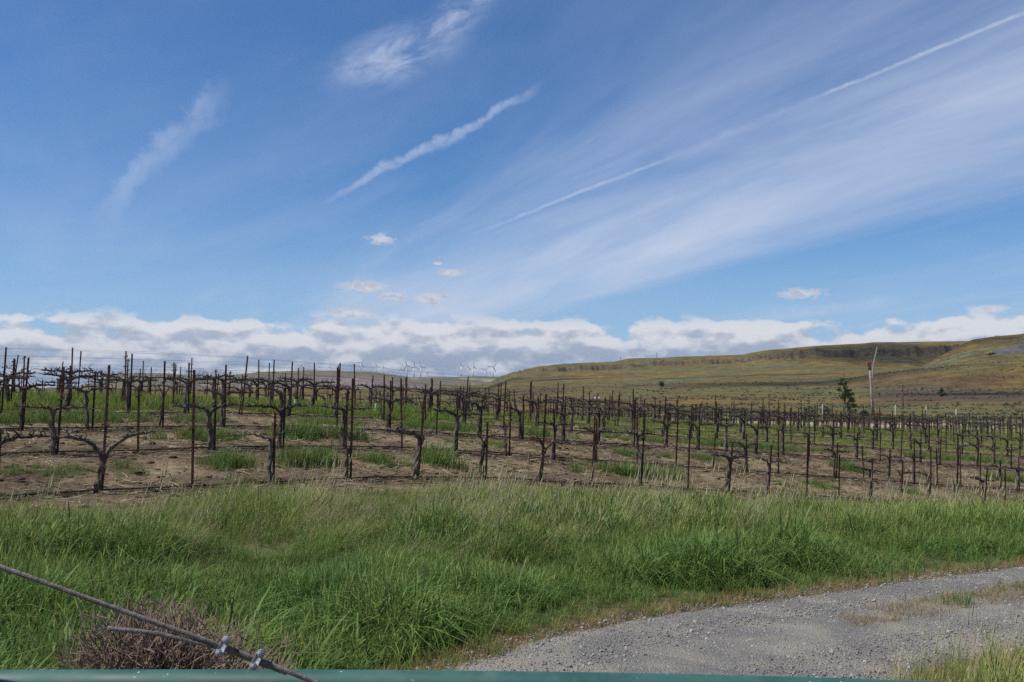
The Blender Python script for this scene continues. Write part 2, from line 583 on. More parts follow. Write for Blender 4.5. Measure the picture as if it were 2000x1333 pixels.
def terrain_mat():
    m, N, b = new_mat('land')
    L = m.node_tree.links
    at = N.node('ShaderNodeAttribute')
    at.attribute_name = 'land'
    tc = N.node('ShaderNodeTexCoord')
    P = tc.outputs['Object']
    geo = N.node('ShaderNodeNewGeometry')
    sn = N.node('ShaderNodeSeparateXYZ')
    L.new(geo.outputs['Normal'], sn.inputs[0])
    cd = N.node('ShaderNodeVectorMath', operation='LENGTH')
    L.new(P, cd.inputs[0])
    dist = S(N, cd.outputs['Value'])
    farm = N.smooth(dist, 120, 400)
    n_near = N.noise(P, 6.0, 8.0, 0.70, 0.3)
    n_fine = N.noise(P, 38.0, 5.0, 0.70)
    n_far = N.noise(P, 0.035, 8.0, 0.68, 0.4)
    n_far2 = N.noise(P, 0.22, 5.0, 0.65)
    near_f = n_near * 0.55 + n_fine * 0.55
    near_v = N.smooth(near_f, 0.40, 0.68, 0.40, 1.60)
    far_v = N.smooth(n_far * 0.6 + n_far2 * 0.45, 0.38, 0.68, 0.55, 1.42)
    val = near_v * (1.0 - farm) + far_v * farm
    sc = N.node('ShaderNodeVectorMath', operation='SCALE')
    L.new(at.outputs['Color'], sc.inputs[0])
    N.put(sc.inputs['Scale'], val)
    # bare rock where the land is steep
    steep = N.smooth(S(N, sn.outputs[2]) + (n_far2 - 0.5) * 0.25, 0.93, 0.78) * farm * N.smooth(dist, 1500, 1900)
    rock = N.mix(N.smooth(N.noise(P, 0.12, 6.0, 0.7), 0.35, 0.65), (0.048, 0.036, 0.026), (0.125, 0.096, 0.068))
    c = N.mix(steep * 0.85, sc.outputs[0], rock)
    L.new(c, b.inputs['Base Color'])
    b.inputs['Roughness'].default_value = 0.95
    b.inputs['Specular IOR Level'].default_value = 0.1
    bp = N.node('ShaderNodeBump')
    bp.inputs['Strength'].default_value = 0.8
    bp.inputs['Distance'].default_value = 0.05
    N.put(bp.inputs['Height'], near_f * (1.0 - farm))
    bp2 = N.node('ShaderNodeBump')
    bp2.inputs['Strength'].default_value = 0.6
    bp2.inputs['Distance'].default_value = 3.0
    N.put(bp2.inputs['Height'], (n_far2 * 0.6 + n_far) * farm)
    L.new(bp.outputs[0], bp2.inputs['Normal'])
    L.new(bp2.outputs[0], b.inputs['Normal'])
    return m


def road_mat():
    m, N, b = new_mat('gravel')
    L = m.node_tree.links
    tc = N.node('ShaderNodeTexCoord')
    P = tc.outputs['Object']
    vo = N.node('ShaderNodeTexVoronoi')
    vo.inputs['Scale'].default_value = 55
    L.new(P, vo.inputs['Vector'])
    sv = N.node('ShaderNodeSeparateColor')
    L.new(vo.outputs['Color'], sv.inputs[0])
    big = N.noise(P, 0.9, 5.0, 0.6, 0.5)
    fine = N.noise(P, 90.0, 4.0, 0.7)
    c = N.mix(N.smooth(big, 0.42, 0.60), (0.145, 0.138, 0.128), (0.285, 0.256, 0.195))
    c = N.mix(S(N, sv.outputs[0]) * 0.60, c, (0.30, 0.287, 0.265))
    c = N.mix(N.smooth(fine, 0.60, 0.75) * 0.6, c, (0.055, 0.055, 0.058))
    L.new(c, b.inputs['Base Color'])
    b.inputs['Roughness'].default_value = 0.95
    b.inputs['Specular IOR Level'].default_value = 0.15
    bp = N.node('ShaderNodeBump')
    bp.inputs['Strength'].default_value = 0.9
    bp.inputs['Distance'].default_value = 0.022
    N.put(bp.inputs['Height'], S(N, vo.outputs['Distance']) * 0.8 + fine * 0.6)
    L.new(bp.outputs[0], b.inputs['Normal'])
    return m


terrain_mat()
road_mat()

# gate paint, cable steel
def gate_mats():
    m, N, b = new_mat('gate_green')
    L = m.node_tree.links
    tc = N.node('ShaderNodeTexCoord')
    P = tc.outputs['Object']
    n = N.noise(P, 7.0, 6.0, 0.6)
    ch = N.noise(P, 55.0, 3.0, 0.6)
    c = N.mix(N.smooth(n, 0.35, 0.7), (0.022, 0.088, 0.072), (0.036, 0.120, 0.100))
    c = N.mix(N.smooth(N.noise(P, 18.0, 8.0, 0.75), 0.48, 0.75) * 0.35, c, (0.16, 0.17, 0.15))
    c = N.mix(N.smooth(ch, 0.69, 0.71), c, (0.42, 0.47, 0.45))
    c = N.mix(N.smooth(N.noise(P, 31.0, 3.0, 0.6), 0.74, 0.76), c, (0.30, 0.13, 0.04))
    L.new(c, b.inputs['Base Color'])
    N.put(b.inputs['Roughness'], N.smooth(n, 0.3, 0.7, 0.48, 0.68))
    simple('cable_steel', (0.085, 0.078, 0.072), (0.20, 0.185, 0.17), 60, 0.6, 0.4, metal=0.35)
    simple('galvanised', (0.20, 0.21, 0.22), (0.42, 0.43, 0.45), 70, 0.70, 0.4, metal=0.2)


gate_mats()


# ------------------------------------------------------------------ mesh helpers
class MB:
    def __init__(self):
        self.v = []; self.f = []; self.t = []

    def add(self, vs, fs, tint=None):
        o = len(self.v)
        self.v.extend([tuple(p) for p in vs])
        self.f.extend([tuple(i + o for i in f) for f in fs])
        if tint is not None:
            self.t.extend([tint] * len(vs))

    def tube(self, pts, rad, sides=6, jag=0.0, rnd=random, cap=True):
        pts = [Vector(p) for p in pts]
        vs, fs = [], []
        up = Vector((0.13, 0.97, 0.21)).normalized()
        for i, p in enumerate(pts):
            d = (pts[min(i + 1, len(pts) - 1)] - pts[max(i - 1, 0)]).normalized()
            a = d.cross(up)
            if a.length < 1e-3:
                a = d.cross(Vector((1, 0, 0)))
            a.normalize()
            b = d.cross(a)
            r = rad[i] if isinstance(rad, (list, tuple)) else rad
            for k in range(sides):
                ang = 2 * math.pi * k / sides
                rr = r * (1 + jag * (rnd.random() - 0.5) * 2)
                vs.append(p + a * math.cos(ang) * rr + b * math.sin(ang) * rr)
        for i in range(len(pts) - 1):
            for k in range(sides):
                k2 = (k + 1) % sides
                fs.append((i * sides + k, i * sides + k2, (i + 1) * sides + k2, (i + 1) * sides + k))
        if cap:
            fs.append(tuple(range(sides - 1, -1, -1)))
            fs.append(tuple((len(pts) - 1) * sides + k for k in range(sides)))
        self.add(vs, fs)

    def box(self, c, s, M=None):
        vs = []
        for dx in (-.5, .5):
            for dy in (-.5, .5):
                for dz in (-.5, .5):
                    p = Vector((dx * s[0], dy * s[1], dz * s[2]))
                    if M is not None:
                        p = M @ p
                    vs.append(p + Vector(c))
        self.add(vs, [(0, 1, 3, 2), (4, 6, 7, 5), (0, 4, 5, 1), (2, 3, 7, 6), (0, 2, 6, 4), (1, 5, 7, 3)])

    def mesh(self, name, mat, smooth=False):
        me = bpy.data.meshes.new(name)
        me.from_pydata(self.v, [], self.f)
        me.materials.append(MATS[mat])
        if self.t:
            ca = me.color_attributes.new('tint', 'FLOAT_COLOR', 'POINT')
            ca.data.foreach_set('color', np.array([(a, b, 0, 1) for a, b in self.t], np.float32).ravel())
        if smooth:
            me.polygons.foreach_set('use_smooth', [True] * len(me.polygons))
        me.update()
        return me


def link(name, data, parent=None, loc=None, rot=None):
    o = bpy.data.objects.new(name, data)
    col.objects.link(o)
    if parent:
        o.parent = parent
    if loc is not None:
        o.location = loc
    if rot is not None:
        o.rotation_euler = rot
    return o


def tag(o, label=None, cat=None, group=None, kind=None):
    if label: o['label'] = label
    if cat: o['category'] = cat
    if group: o['group'] = group
    if kind: o['kind'] = kind
    return o


def grid_mesh(name, P, mat, colors=None, wrap=False, smooth=True):
    """P: (rows, cols, 3) array"""
    nr, nc = P.shape[:2]
    idx = np.arange(nr * nc).reshape(nr, nc)
    if wrap:
        idx = np.concatenate([idx, idx[:, :1]], 1)
    q = np.stack([idx[:-1, :-1], idx[:-1, 1:], idx[1:, 1:], idx[1:, :-1]], -1).reshape(-1, 4)
    me = bpy.data.meshes.new(name)
    me.vertices.add(nr * nc)
    me.vertices.foreach_set('co', P.reshape(-1).astype(np.float32))
    me.loops.add(q.size)
    me.loops.foreach_set('vertex_index', q.reshape(-1).astype(np.int32))
    me.polygons.add(len(q))
    me.polygons.foreach_set('loop_start', (np.arange(len(q)) * 4).astype(np.int32))
    me.polygons.foreach_set('use_smooth', [smooth] * len(q))
    me.update(calc_edges=True)
    if colors is not None:
        ca = me.color_attributes.new('land', 'FLOAT_COLOR', 'POINT')
        c4 = np.concatenate([colors.reshape(-1, 3), np.ones((nr * nc, 1))], 1)
        ca.data.foreach_set('color', c4.astype(np.float32).ravel())
    me.materials.append(MATS[mat])
    return me


# ------------------------------------------------------------------ the ground
def land_colour(X, Y):
    t, n = tn(X, Y)
    r = np.hypot(X, Y)
    one = np.ones_like(X)[..., None]
    C = lambda a, b, c: one * np.array([a, b, c])

    def mixc(a, b, w):
        w = np.clip(w, 0, 1)[..., None]
        return a * (1 - w) + b * w
    soil = C(0.098, 0.069, 0.043)
    soil2 = C(0.162, 0.117, 0.073)
    c = mixc(soil, soil2, sstep(0.42, 0.66, fbm(X * 0.8, Y * 0.8, 3, 4)))
    k = (n - ROW0) / ROWSP
    mid = 1 - np.abs((k - np.floor(k)) - 0.5) * 2
    c = mixc(c, C(0.26, 0.205, 0.122), sstep(0.35, 0.7, mid) * sstep(0.4, 0.6, fbm(X * 0.5, Y * 0.5, 8, 3)) * 0.8)
    c = mixc(c, C(0.13, 0.14, 0.045), sstep(ROW0 + 3.1 * ROWSP, ROW0 + 3.4 * ROWSP, n) * sstep(0.25, 0.6, mid) * 0.8)
    offr = np.abs(k - np.round(k)) * ROWSP
    c = mixc(c, C(0.070, 0.052, 0.038), np.exp(-(offr / 0.34) ** 2) * sstep(0.38, 0.58, fbm(X * 2.1, Y * 2.1, 14, 3)) * 0.85)
    # grass bank floor and drive side
    c = mixc(c, C(0.105, 0.095, 0.045), sstep(17.4, 16.6, n))
    c = mixc(c, C(0.20, 0.145, 0.075), sstep(7.4, 6.4, n))
    # beyond the vines
    vend = sstep(88, 110, r)
    past = np.maximum(sstep(78, 84, n), vend)
    field = mixc(C(0.30, 0.255, 0.165), C(0.16, 0.155, 0.075), sstep(135, 200, r))
    c = mixc(c, field, past)
    # sage flat and hillsides
    a = fbm(X / 260.0, Y / 150.0, 21, 4)
    b2 = fbm(X / 90.0, Y / 60.0, 23, 4)
    az = np.arctan2(X, Y)
    px = 1000 + F * np.tan(np.clip(az, -1.15, 1.15))
    hill = mixc(C(0.175, 0.125, 0.045), C(0.150, 0.132, 0.058), sstep(0.42, 0.58, a))
    hill = mixc(hill, C(0.145, 0.150, 0.095), sstep(0.55, 0.70, b2) * 0.7)
    hill = mixc(hill, C(0.225, 0.150, 0.055), sstep(0.54, 0.68, fbm(X / 170.0, Y / 120.0, 27, 4)) * 0.7)
    hill = mixc(hill, C(0.105, 0.068, 0.050), sstep(0.62, 0.72, fbm(X / 210.0, Y / 90.0, 29, 3)) * 0.6)
    hill = hill * np.array([0.76, 0.76, 0.66])
    # ploughed-looking brown ground in front of the right-hand hill
    bx = sstep(1660, 1740, px) * sstep(540, 640, r + 120 * (b2 - .5)) * sstep(1010, 880, r + 160 * (b2 - .5))
    hill = mixc(hill, C(0.085, 0.058, 0.044), bx * 0.9)
    c = mixc(c, hill, sstep(170, 330, r) * sstep(0, 60, Y))
    c = mixc(c, C(0.16, 0.14, 0.07), sstep(170, 330, r) * sstep(60, 0, Y))
    # far ridge: dry purple-brown slopes, greener top
    fr = mixc(C(0.180, 0.130, 0.120), C(0.120, 0.105, 0.055), sstep(0.45, 0.6, fbm(X / 1300.0, Y / 1300.0, 51, 4)))
    fr = mixc(fr, C(0.13, 0.118, 0.055), sstep(7900, 8500, r))
    fr = mixc(fr, C(0.35, 0.29, 0.22), sstep(0.66, 0.72, fbm(X / 260.0, Y / 420.0, 53, 3)) * 0.7 * sstep(8600, 8000, r))
    c = mixc(c, fr, sstep(3600, 4600, r))
    return c


def build_ground():
    # bearings: fine inside the view, coarse elsewhere
    fine = np.arctan((np.arange(-160, 2161, 2.6) - 1000) / F)
    rest = np.linspace(fine[-1], fine[0] + 2 * math.pi, 150)[1:-1]
    az = np.concatenate([fine, rest])
    rr = [0.6]
    while rr[-1] < 16000:
        r = rr[-1]
        if r < 1950: k = r * 0.019
        elif r < 2560: k = 7.0
        else: k = r * 0.022
        if 1280 < r < 1750: k = 12
        rr.append(r + max(k, 0.09))
    rr = np.array(rr)
    A, Rr = np.meshgrid(az, rr)
    X, Y = np.sin(A) * Rr, np.cos(A) * Rr
    Z = zground(X, Y)
    C = land_colour(X, Y)
    me = grid_mesh('ground', np.stack([X, Y, Z], -1), 'land', C, wrap=True)
    o = link('ground', me)
    tag(o, 'dry valley floor, vineyard soil and grassy basalt hills', 'ground', kind='structure')


build_ground()


def catmull(P, per=12):
    P = [np.array(p, float) for p in P]
    P = [2 * P[0] - P[1]] + P + [2 * P[-1] - P[-2]]
    out = []
    for i in range(1, len(P) - 2):
        for j in range(per):
            u = j / per
            a, b, c, d = P[i - 1:i + 3]
            out.append(0.5 * (2 * b + (c - a) * u + (2 * a - 5 * b + 4 * c - d) * u * u + (3 * b - a - 3 * c + d) * u ** 3))
    out.append(P[-2])
    return np.array(out)


ROAD_C = catmull([(0.3, -14), (0.3, -4), (0.3, 2), (-0.05, 4.6), (0.52, 6.6), (1.95, 8.2), (4.1, 9.75), (8.2, 12.75), (16.3, 18.7), (32, 30.3), (60, 51)], 14)
ROAD_W = 1.36


def road_d(X, Y):
    """distance to the middle of the drive, signed (left positive)"""
    X = np.asarray(X, float); Y = np.asarray(Y, float)
    best = np.full(X.shape, 1e9); sg = np.zeros(X.shape)
    for i in range(len(ROAD_C) - 1):
        a, b = ROAD_C[i], ROAD_C[i + 1]
        d = b - a
        L2 = (d ** 2).sum()
        u = np.clip(((X - a[0]) * d[0] + (Y - a[1]) * d[1]) / L2, 0, 1)
        ex, ey = X - a[0] - u * d[0], Y - a[1] - u * d[1]
        q = np.hypot(ex, ey)
        s = np.sign(d[0] * ey - d[1] * ex)
        m = q < best
        best = np.where(m, q, best); sg = np.where(m, s, sg)
    return best * sg


def build_road():
    c = catmull(ROAD_C[::2], 4)
    d = np.gradient(c, axis=0)
    d /= np.hypot(d[:, 0], d[:, 1])[:, None]
    nx, ny = -d[:, 1], d[:, 0]
    s = np.linspace(-1, 1, 19)
    ed = 0.16 * (fbm(np.arange(len(c)) * 0.35, np.zeros(len(c)), 91, 3) - 0.5)
    ed2 = 0.16 * (fbm(np.arange(len(c)) * 0.35, np.zeros(len(c)) + 9, 92, 3) - 0.5)
    W = ROAD_W * (1 + 0.25 * sstep(6.5, 3.5, c[:, 1]))
    Wr = W * (1 - 0.10 * sstep(5.0, 7.5, c[:, 1]))
    off = s[None, :] * np.where(s[None, :] > 0, W[:, None], Wr[:, None]) + np.where(s > 0, s, 0)[None, :] * ed[:, None] + np.where(s < 0, s, 0)[None, :] * ed2[:, None]
    X = c[:, 0:1] + nx[:, None] * off
    Y = c[:, 1:2] + ny[:, None] * off
    Z = zground(X, Y) + 0.036 - 0.045 * np.abs(s[None, :]) ** 8
    Z = Z - 0.012 * np.exp(-((np.abs(off) - 0.62) / 0.25) ** 2)
    me = grid_mesh('gravel_road', np.stack([X, Y, Z], -1), 'gravel')
    tag(link('gravel_road', me), 'grey gravel drive curving right past the grass bank', 'road', kind='structure')


build_road()

# ------------------------------------------------------------------ scattering (uncountable ground cover only)
def proto_collection(name, meshes):
    c = bpy.data.collections.new(name)          # never linked to the scene
    for i, me in enumerate(meshes):
        c.objects.link(bpy.data.objects.new('%s_%02d' % (name, i), me))
    return c


def scatter(name, pts, rot, scl, idx, coll, label, cat):
    n = len(pts)
    me = bpy.data.meshes.new(name)
    me.vertices.add(n)
    me.vertices.foreach_set('co', np.asarray(pts, np.float32).ravel())
    for an, typ, dat, key in (('rot', 'FLOAT_VECTOR', rot, 'vector'), ('scl', 'FLOAT_VECTOR', scl, 'vector'), ('idx', 'INT', idx, 'value')):
        at = me.attributes.new(an, typ, 'POINT')
        at.data.foreach_set(key, np.asarray(dat, np.int32 if typ == 'INT' else np.float32).ravel())
    me.update()
    g = bpy.data.node_groups.new(name, 'GeometryNodeTree')
    g.interface.new_socket('Geometry', in_out='INPUT', socket_type='NodeSocketGeometry')
    g.interface.new_socket('Geometry', in_out='OUTPUT', socket_type='NodeSocketGeometry')
    nd = g.nodes.new
    gi, go = nd('NodeGroupInput'), nd('NodeGroupOutput')
    ci = nd('GeometryNodeCollectionInfo')
    ci.inputs['Collection'].default_value = coll
    ci.inputs['Separate Children'].default_value = True
    ci.inputs['Reset Children'].default_value = True
    ip = nd('GeometryNodeInstanceOnPoints')
    ip.inputs['Pick Instance'].default_value = True

    def attr(nm, typ):
        a = nd('GeometryNodeInputNamedAttribute')
        a.data_type = typ
        a.inputs['Name'].default_value = nm
        return a.outputs['Attribute']
    er = nd('FunctionNodeEulerToRotation')
    L = g.links.new
    L(attr('rot', 'FLOAT_VECTOR'), er.inputs[0])
    L(er.outputs[0], ip.inputs['Rotation'])
    L(attr('scl', 'FLOAT_VECTOR'), ip.inputs['Scale'])
    L(attr('idx', 'INT'), ip.inputs['Instance Index'])
    L(gi.outputs[0], ip.inputs['Points'])
    L(ci.outputs[0], ip.inputs['Instance'])
    L(ip.outputs[0], go.inputs[0])
    o = link(name, me)
    md = o.modifiers.new('scatter', 'NODES')
    md.node_group = g
    tag(o, label, cat, kind='stuff')
    return o


def blade(mb, base, az, h, w, lean, droop, tint, segs=3, twist=0.0):
    """one grass blade: narrow strip that leans and droops"""
    dx, dy = math.cos(az), math.sin(az)
    sx, sy = -math.sin(az + twist), math.cos(az + twist)
    vs, tt = [], []
    for i in range(segs + 1):
        s = i / segs
        out = lean * s * h + droop * h * s * s * s
        z = h * s * (1 - 0.10 * lean * s) - droop * h * 0.62 * s ** 4
        ww = w * (1 - 0.25 * s) if i < segs else 0
        cx, cy = base[0] + dx * out, base[1] + dy * out
        if i < segs:
            vs += [(cx - sx * ww / 2, cy - sy * ww / 2, z), (cx + sx * ww / 2, cy + sy * ww / 2, z)]
            tt += [(tint, s * 0.5)] * 2
        else:
            vs.append((cx, cy, z)); tt.append((tint, 0.8))
    o = len(mb.v)
    mb.v += vs; mb.t += tt
    for i in range(segs - 1):
        a = o + 2 * i
        mb.f.append((a, a + 1, a + 3, a + 2))
    a = o + 2 * (segs - 1)
    mb.f.append((a, a + 1, a + 2))


def clump(mat, n, rad, h0, h1, w, lean, droop, wind=0.0, seed=0, segs=3, heads=0.0):
    rd = random.Random(seed)
    mb = MB()
    for i in range(n):
        r = rad * math.sqrt(rd.random()); a = rd.random() * 6.283
        az = rd.random() * 6.283
        h = rd.uniform(h0, h1)
        ln = rd.uniform(0.1, 1.0) * lean
        if wind:
            az = rd.gauss(0.1, 0.45); ln = rd.uniform(0.5, 1.0) * wind
        dr = rd.uniform(0, 1) ** 2 * droop
        tint = rd.random()
        b = (r * math.cos(a), r * math.sin(a))
        blade(mb, b, az, h, w * rd.uniform(0.7, 1.25), ln, dr, tint, segs, rd.uniform(-0.8, 0.8))
        if heads and rd.random() < heads:
            # a loose seed head at the top of a stem
            hh = h * 1.15
            tx, ty = b[0] + math.cos(az) * ln * hh, b[1] + math.sin(az) * ln * hh
            mb.t += [(0.6, 1.0)] * 4
            o = len(mb.v)
            mb.v += [(tx - 0.006, ty, hh * 0.82), (tx + 0.006, ty, hh * 0.84), (tx + 0.03 * math.cos(az), ty + 0.03 * math.sin(az), hh), (tx, ty + 0.007, hh * 0.86)]
            mb.f += [(o, o + 1, o + 2), (o, o + 3, o + 2)]
    return mb.mesh('clump_%s_%d' % (mat, seed), mat)


LUSH = [clump('grass_lush', 30, 0.15, 0.28, 0.54, 0.0088, 0.55, 1.0, seed=s, segs=4) for s in range(4)] + [clump('grass_lush', 17, 0.17, 0.26, 0.52, 0.0130, 0.60, 1.3, seed=s, segs=5) for s in range(4, 8)]
MID = [clump('grass_mid', 30, 0.14, 0.26, 0.48, 0.0066, 0.50, 0.65, seed=10 + s, heads=0.10) for s in range(5)]
PALE = [clump('grass_pale', 34, 0.18, 0.26, 0.48, 0.0038, 0.5, 0.3, wind=0.50, seed=20 + s, heads=0.10) for s in range(4)]
DRY = [clump('grass_dry', 15, 0.22, 0.40, 0.72, 0.0024, 0.6, 0.2, wind=0.95, seed=30 + s, heads=0.3) for s in range(4)]
TAN = [clump('grass_tan', 30, 0.14, 0.04, 0.15, 0.0042, 0.9, 0.3, seed=40 + s) for s in range(4)]
VINEG = [clump('grass_vine', 30, 0.16, 0.12, 0.30, 0.0075, 0.45, 0.4, seed=50 + s) for s in range(4)]
BRIGHT = [clump('grass_bright', 30, 0.20, 0.10, 0.28, 0.011, 0.55, 0.3, seed=60 + s) for s in range(4)]
GRASS = proto_collection('grass_protos', LUSH + MID + PALE + DRY + TAN + VINEG + BRIGHT)
# collection info sorts children by name: find the order Blender will use
ORDER = {me.name: i for i, me in enumerate(sorted((o.data for o in GRASS.objects), key=lambda m: [o.name for o in GRASS.objects if o.data == m][0]))}


def kind_ids(lst):
    return np.array([ORDER[m.name] for m in lst])


ID = {k: kind_ids(v) for k, v in dict(lush=LUSH, mid=MID, pale=PALE, dry=DRY, tan=TAN, vine=VINEG, bright=BRIGHT).items()}


def px_to_t(px, n):
    q = (px - 1000) / F
    Yv = n / (ND[1] + ND[0] * q)
    return Yv * (TD[0] * q + TD[1])


def in_view(X, Y, margin=0.10, ymin=1.0):
    q = X / np.maximum(Y, 0.1)
    return (np.abs(q) < 0.5145 + margin) & (Y > ymin)


def pick(kinds, r):
    """kinds: array of kind-name indices -> random member of that kind"""
    names = ['lush', 'mid', 'pale', 'dry', 'tan', 'vine', 'bright']
    out = np.zeros(len(kinds), int)
    for i, nm in enumerate(names):
        m = kinds == i
        if m.any():
            out[m] = ID[nm][r.integers(0, len(ID[nm]), m.sum())]
    return out


def add_grass(name, X, Y, kinds, size, label, windy=0.5, tall=None):
    n = len(X)
    Z = zground(X, Y) - 0.012
    rot = np.zeros((n, 3))
    rot[:, 2] = rng.uniform(0, 6.283, n)
    w = (kinds == 2) | (kinds == 3)
    rot[w, 2] = rng.normal(0.35, 0.35, w.sum())
    rot[:, 0] = rng.normal(0, 0.08, n); rot[:, 1] = rng.normal(0, 0.08, n)
    rot[w, 0] = 0; rot[w, 1] = 0
    scl = np.repeat(size[:, None], 3, 1)
    scl[:, 2] *= rng.uniform(0.85, 1.15, n)
    scatter(name, np.stack([X, Y, Z], -1), rot, scl, pick(kinds, rng), GRASS, label, 'grass')


def bank_grass():
    dens = 100
    t0, t1, n0, n1 = -16, 50, 3.0, 17.6
    N = int((t1 - t0) * (n1 - n0) * dens)
    t = rng.uniform(t0, t1, N); n = rng.uniform(n0, n1, N)
    X, Y = xy(t, n)
    ok = in_view(X, Y, 0.12, 2.6)
    # thin out with distance: fewer, larger clumps further off
    Dm = np.hypot(X, Y)
    keep = rng.random(N) < np.clip(10.0 / Dm, 0.38, 1.0)
    m = ok & keep
    X, Y, t, n, Dm = X[m], Y[m], t[m], n[m], Dm[m]
    rd = road_d(X, Y)
    up = 16.75 + 0.55 * (fbm(t * 0.35, t * 0, 101, 3) - 0.5) - 0.9 * sstep(8, 3, t) - 0.75 * sstep(12, 22, t)
    left = rd > ROAD_W + 0.16 + 0.32 * (fbm(X * 1.1, Y * 1.1, 103, 3) - 0.3)
    near_left = (rd > ROAD_W * 1.25) & (Y < 6.5)
    m = (n < up) & left & ((Y > 6.4) | near_left)
    X, Y, t, n, Dm, rd = X[m], Y[m], t[m], n[m], Dm[m], rd[m]
    a = fbm(X * 0.42, Y * 0.42, 105, 3)
    b = fbm(X * 0.9, Y * 0.9, 107, 3)
    u = rng.random(len(X))
    s = (n - 6.5) / 10.5
    kinds = np.full(len(X), 1)
    lush_p = np.clip(1.0 - 1.25 * s + 1.6 * (a - 0.5), 0.03, 0.97)
    kinds[u < lush_p] = 0
    pale_p = np.clip(sstep(0.40, 0.70, s) * 0.20 + 1.3 * (b - 0.55), 0, 0.50) * sstep(1.0, 0.80, s) * sstep(0.12, 0.4, s)
    u2 = rng.random(len(X))
    kinds[(u2 < pale_p) & (u > lush_p * 0.8)] = 2
    dry_p = (0.004 + 0.26 * sstep(0.60, 0.70, fbm(X * 0.45 + 7, Y * 0.6, 109, 3))) * sstep(0.25, 0.45, s) * sstep(0.98, 0.85, s)
    kinds[rng.random(len(X)) < dry_p] = 3
    for px_, n_, rr_ in ((840, 15.2, 1.0), (900, 11.2, .8), (640, 13.5, .9), (1240, 14.3, 1.1), (1290, 13.6, .8), (1570, 10.6, .9), (1640, 10.0, .8), (1820, 10.6, .8), (1920, 10.4, .6), (330, 14.8, .9), (80, 14.6, .9), (720, 10.4, .5)):
        tq = px_to_t(px_, n_)
        q = np.exp(-(((t - tq) / rr_) ** 2 + ((n - n_) / (rr_ * .7)) ** 2))
        kinds[rng.random(len(X)) < 0.24 * q] = 3
    # right-hand verge: paler and thinner towards the drive
    ed = sstep(0.9, 0.1, rd - ROAD_W - 0.15)
    kinds[(rng.random(len(X)) < ed * 0.35)] = 4
    hgt = 0.48 + 1.95 * (fbm(X * 0.85, Y * 0.85, 111, 2) - 0.30)
    hgt *= 1 - 0.55 * ed
    hgt *= 1 - 0.40 * sstep(0.65, 0.95, s)
    hgt *= 1 + 0.12 * sstep(6, 1, t)
    hgt *= 1 - 0.28 * sstep(12, 22, t) * sstep(0.4, 0.8, s)
    hgt *= np.clip(0.9 + Dm / 90, 0.9, 1.25)
    # the hollow under the bank at the left stays open
    hol = np.exp(-(((X + 1.35) / 0.55) ** 2 + ((Y - 7.6) / 0.8) ** 2))
    hgt *= 1 - 0.55 * hol
    tumble = ((X + 2.05) / 0.86) ** 2 + ((Y - 5.6) / 0.85) ** 2 > 1
    gap = fbm(X * 1.6, Y * 1.6, 115, 2)
    m = tumble & ((gap > 0.30) | (rng.random(len(X)) < 0.35))
    add_grass('tall_grass', X[m], Y[m], kinds[m], np.clip(hgt[m], 0.3, 1.5), 'tall green grass with drier seed stems on the bank below the vines')


def verge_grass():
    # dry low growth along the drive and on its crown, green clump in the near right corner
    N = 80000
    X = rng.uniform(-3, 16, N); Y = rng.uniform(4.5, 20, N)
    rd = road_d(X, Y)
    nz = fbm(X * 0.9, Y * 0.9, 121, 3)
    left = (np.abs(rd - ROAD_W - 0.06) < 0.20 + 0.30 * (nz - 0.5)) & (rng.random(N) < 0.55)
    tt, nn = tn(X, Y)
    WR = ROAD_W * 0.92
    mid = (np.abs(rd - 0.16 - 0.2 * (nz - 0.5)) < 0.26) & (nz > 0.52 - 0.070 * (tt - 7.0)) & (tt > 6.4) & (rng.random(N) < 0.95)
    right = (rd < -WR - 0.02 + 0.35 * (nz - 0.5)) & (rd > -WR - 2.6) & (tt > 5.4) & (rng.random(N) < 0.45)
    m = (left | mid | right) & in_view(X, Y, 0.12)
    k = np.full(N, 4)
    k[right & (rng.random(N) < 0.42)] = 1
    k[right & (rng.random(N) < 0.10)] = 3
    k[left & (rng.random(N) < 0.12)] = 1
    size = np.where(k == 4, 0.8, np.where(k == 5, 0.35, np.where(k == 3, 0.55, 0.45))) * rng.uniform(0.6, 1.2, N)
    far = sstep(-WR - 0.1, -WR - 0.9, rd)
    k[mid & (nz > 0.60) & (rng.random(N) < 0.15)] = 5
    size = size * (1 + 0.9 * far * right)
    add_grass('verge_grass', X[m], Y[m], k[m], size[m], 'dry tan and green low grass along the drive edges and crown')


